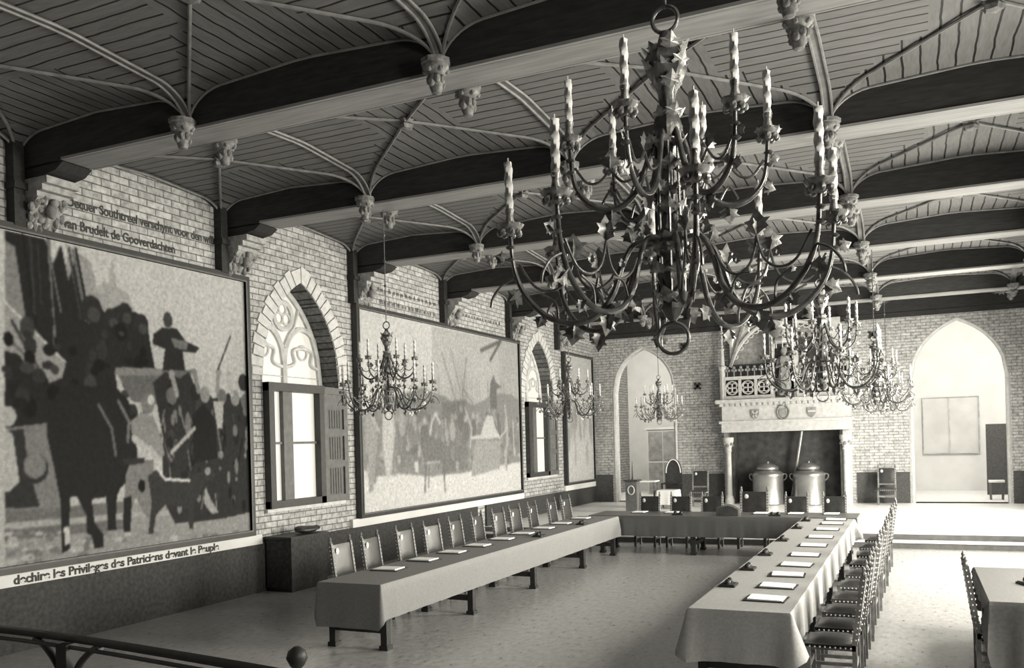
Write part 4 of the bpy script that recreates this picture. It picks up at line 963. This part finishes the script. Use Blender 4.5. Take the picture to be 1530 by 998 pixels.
def arm(parent, ang, path, pan_r, ch, cusps, leaves, cr):
    """path in the radial plane (r,z); everything is baked into the arm's own axes, rotated by the object"""
    P = [(r, 0, z) for r, z in path]
    if (id(path),) not in cache:
        a = MB(); sp = spl(P, 7); a.tube(sp, [.0085+.004*sin(pi*i/(len(sp)-1)) for i in range(len(sp))], 8)
        for cpts in cusps: a.tube(spl([(r, 0, z) for r, z in cpts], 6), .0055, 6)
        r1, z1 = path[-1]
        for zz in (.08, .13): a.lathe([(.011, -.008), (.020, 0), (.011, .008)], (r1, 0, z1-zz), 8)
        lf = MB()
        for (r, z, dr, dz_, s_) in leaves:
            leaf(lf, (r, 0, z), (dr, 0, dz_), s_, (0, 1, 0)); leaf(lf, (r, 0, z), (dr, .35, dz_), s_*.8, (1, 0, 0))
        pn = MB(); c = (r1, 0, z1)
        pn.lathe([(.014, -.035), (pan_r*.55, -.02), (pan_r, .0), (pan_r*1.12, .012), (pan_r*.9, .014), (pan_r*.85, .004), (.014, .0)], c, 16, 8, .06)
        for k in range(7): t_ = 2*pi*k/7; pn.ball((r1+pan_r*.8*cos(t_), pan_r*.8*sin(t_), z1-.022), .014, (1, 1, 1.1), 6); leaf(pn, (r1+pan_r*.7*cos(t_), pan_r*.7*sin(t_), z1), (cos(t_), sin(t_), .5), .028)
        pn.lathe([(.016, 0), (.020, .02), (.014, .05), (.019, .075)], c, 10)
        cm = candle_mb(cr, ch, z1+.06); cm.v = [(v[0]+r1, v[1], v[2]) for v in cm.v]
        ms = []
        for nm_, mb_, mt_ in (('arm', a, iron), ('leaves', lf, ironl), ('drip_pan', pn, ironl), ('candle', cm, candlem)):
            o = mb_.build(nm_, mt_, None, True); ms.append(o.data); bpy.data.objects.remove(o)
        cache[(id(path),)] = ms
    ms = cache[(id(path),)]
    ao = bpy.data.objects.new('arm', ms[0]); COL.objects.link(ao); ao.parent = parent; ao.rotation_euler = (0, 0, ang)
    for nm_, me in zip(('leaves', 'drip_pan', 'candle'), ms[1:]):
        o = bpy.data.objects.new(nm_, me); COL.objects.link(o); o.parent = ao
cache = {}
LOW = [(.03, .43), (.09, .455), (.155, .435), (.20, .35), (.235, .25), (.30, .165), (.40, .135), (.50, .165), (.585, .25), (.63, .36), (.645, .53)]
UPP = [(.03, .93), (.06, .86), (.09, .76), (.13, .66), (.19, .60), (.26, .585), (.33, .62), (.38, .70), (.395, .87)]
LCUS = [[(.215, .36), (.25, .30), (.31, .27), (.365, .31), (.39, .40)], [(.39, .40), (.42, .31), (.48, .27), (.55, .29), (.61, .38)], [(.27, .19), (.30, .26), (.36, .27)], [(.46, .15), (.47, .22), (.53, .26)], [(.62, .33), (.68, .30), (.72, .25), (.73, .21)]]
LLEAF = [(.39, .40, 0, 1, .09), (.39, .13, .2, -1, .08), (.60, .26, 1, -.5, .07), (.25, .21, -.6, -.8, .07), (.155, .45, .3, 1, .06), (.66, .40, 1, .4, .05), (.30, .31, .2, 1, .035), (.47, .31, .2, 1, .035), (.52, .17, .5, -1, .05)]
UCUS = [[(.10, .74), (.14, .71), (.19, .70), (.235, .75)], [(.235, .75), (.28, .70), (.33, .70), (.375, .76)], [(.20, .61), (.235, .66), (.27, .61)]]
ULEAF = [(.235, .75, 0, 1, .07), (.23, .585, .1, -1, .07), (.37, .66, 1, -.4, .05), (.11, .67, -.7, -.6, .05), (.40, .76, 1, .3, .04)]
def chandelier():
    t = thing('chandelier', '', 'chandelier')
    s = MB()
    s.lathe([(.012, .13), (.03, .15), (.045, .18), (.03, .21), (.022, .24), (.045, .27), (.06, .31), (.05, .34), (.035, .37), (.05, .40), (.068, .42), (.068, .47), (.05, .49), (.032, .52), (.03, .60), (.038, .70), (.034, .80), (.045, .86), (.062, .90), (.05, .94), (.03, .98), (.035, 1.04), (.05, 1.08), (.075, 1.13), (.08, 1.18), (.06, 1.22), (.03, 1.25), (.02, 1.29)], (0, 0, 0), 18, 6, .09, 9)
    sh_ = s.build('shaft', iron, t, True)
    l = MB(); rnd = random.Random(5)
    for z in (.2, .3, .38, .55, .63, .72, .82, .93, 1.05, 1.12, 1.19):
        for k in range(6):
            a = k*pi/3+z*7; rr = .035 if z not in (1.12, 1.19) else .06; leaf(l, (rr*cos(a), rr*sin(a), z), (cos(a)*.7, sin(a)*.7, 1), rnd.uniform(.05, .075))
    l.build('leaves', ironl, sh_)
    for k in range(8): # thin standards round the shaft
        a = k*pi/4+.2; MB().tube([(.05*cos(a), .05*sin(a), .22), (.056*cos(a), .056*sin(a), .56), (.05*cos(a), .05*sin(a), .84)], .0055, 5).build('standard', iron, t)
    MB().tube([(.062*cos(k*pi/12), 0, .062+.062*sin(k*pi/12)) for k in range(24)], .0075, 8, True).build('lower_ring', iron, t, True)
    MB().tube([(.052*cos(k*pi/12), .0, 1.34+.052*sin(k*pi/12)) for k in range(24)], .0085, 8, True).build('upper_ring', iron, t, True)
    r_ = MB(); r_.tube([(0, 0, 1.385), (0, 0, 2.98)], .008, 6)
    for z in (1.9, 2.25, 2.62): r_.lathe([(.009, -.02), (.02, -.008), (.02, .008), (.009, .02)], (0, 0, z), 8)
    r_.build('suspension_rod', iron, t, True)
    for k in range(8): arm(t, radians(-93+YAWD+45*k), LOW, .050, .205, LCUS, LLEAF, .0155)
    for k in range(6): arm(t, radians(-93+YAWD+30+60*k), UPP, .043, .185, UCUS, ULEAF, .0145)
    return t
YAWD = 24.6
h0 = chandelier(); hu = [False]
for (x, y, z, lb) in ((-.865, 3.47, 2.635, 'wrought iron chandelier with twisted candles, nearest and largest in view'), (-.92, 10.5, 2.66, 'iron chandelier hanging in front of the fireplace, second in the right row'),
                  (-.62, 17.5, 2.68, 'third iron chandelier of the right row, left of the right arch'), (-.6, 24.4, 2.68, 'farthest iron chandelier of the right row near the back wall'),
                  (-6.77, 10.6, 2.66, 'iron chandelier hanging in front of the second mural, nearest of the left row'), (-6.64, 17.5, 2.68, 'iron chandelier hanging before the far window, middle of the left row'),
                  (-6.55, 24.4, 2.68, 'iron chandelier hanging in front of the left arch, farthest of the left row')):
    place(h0, hu, (x, y, z), 0, lb, 'wrought iron chandeliers with candles')
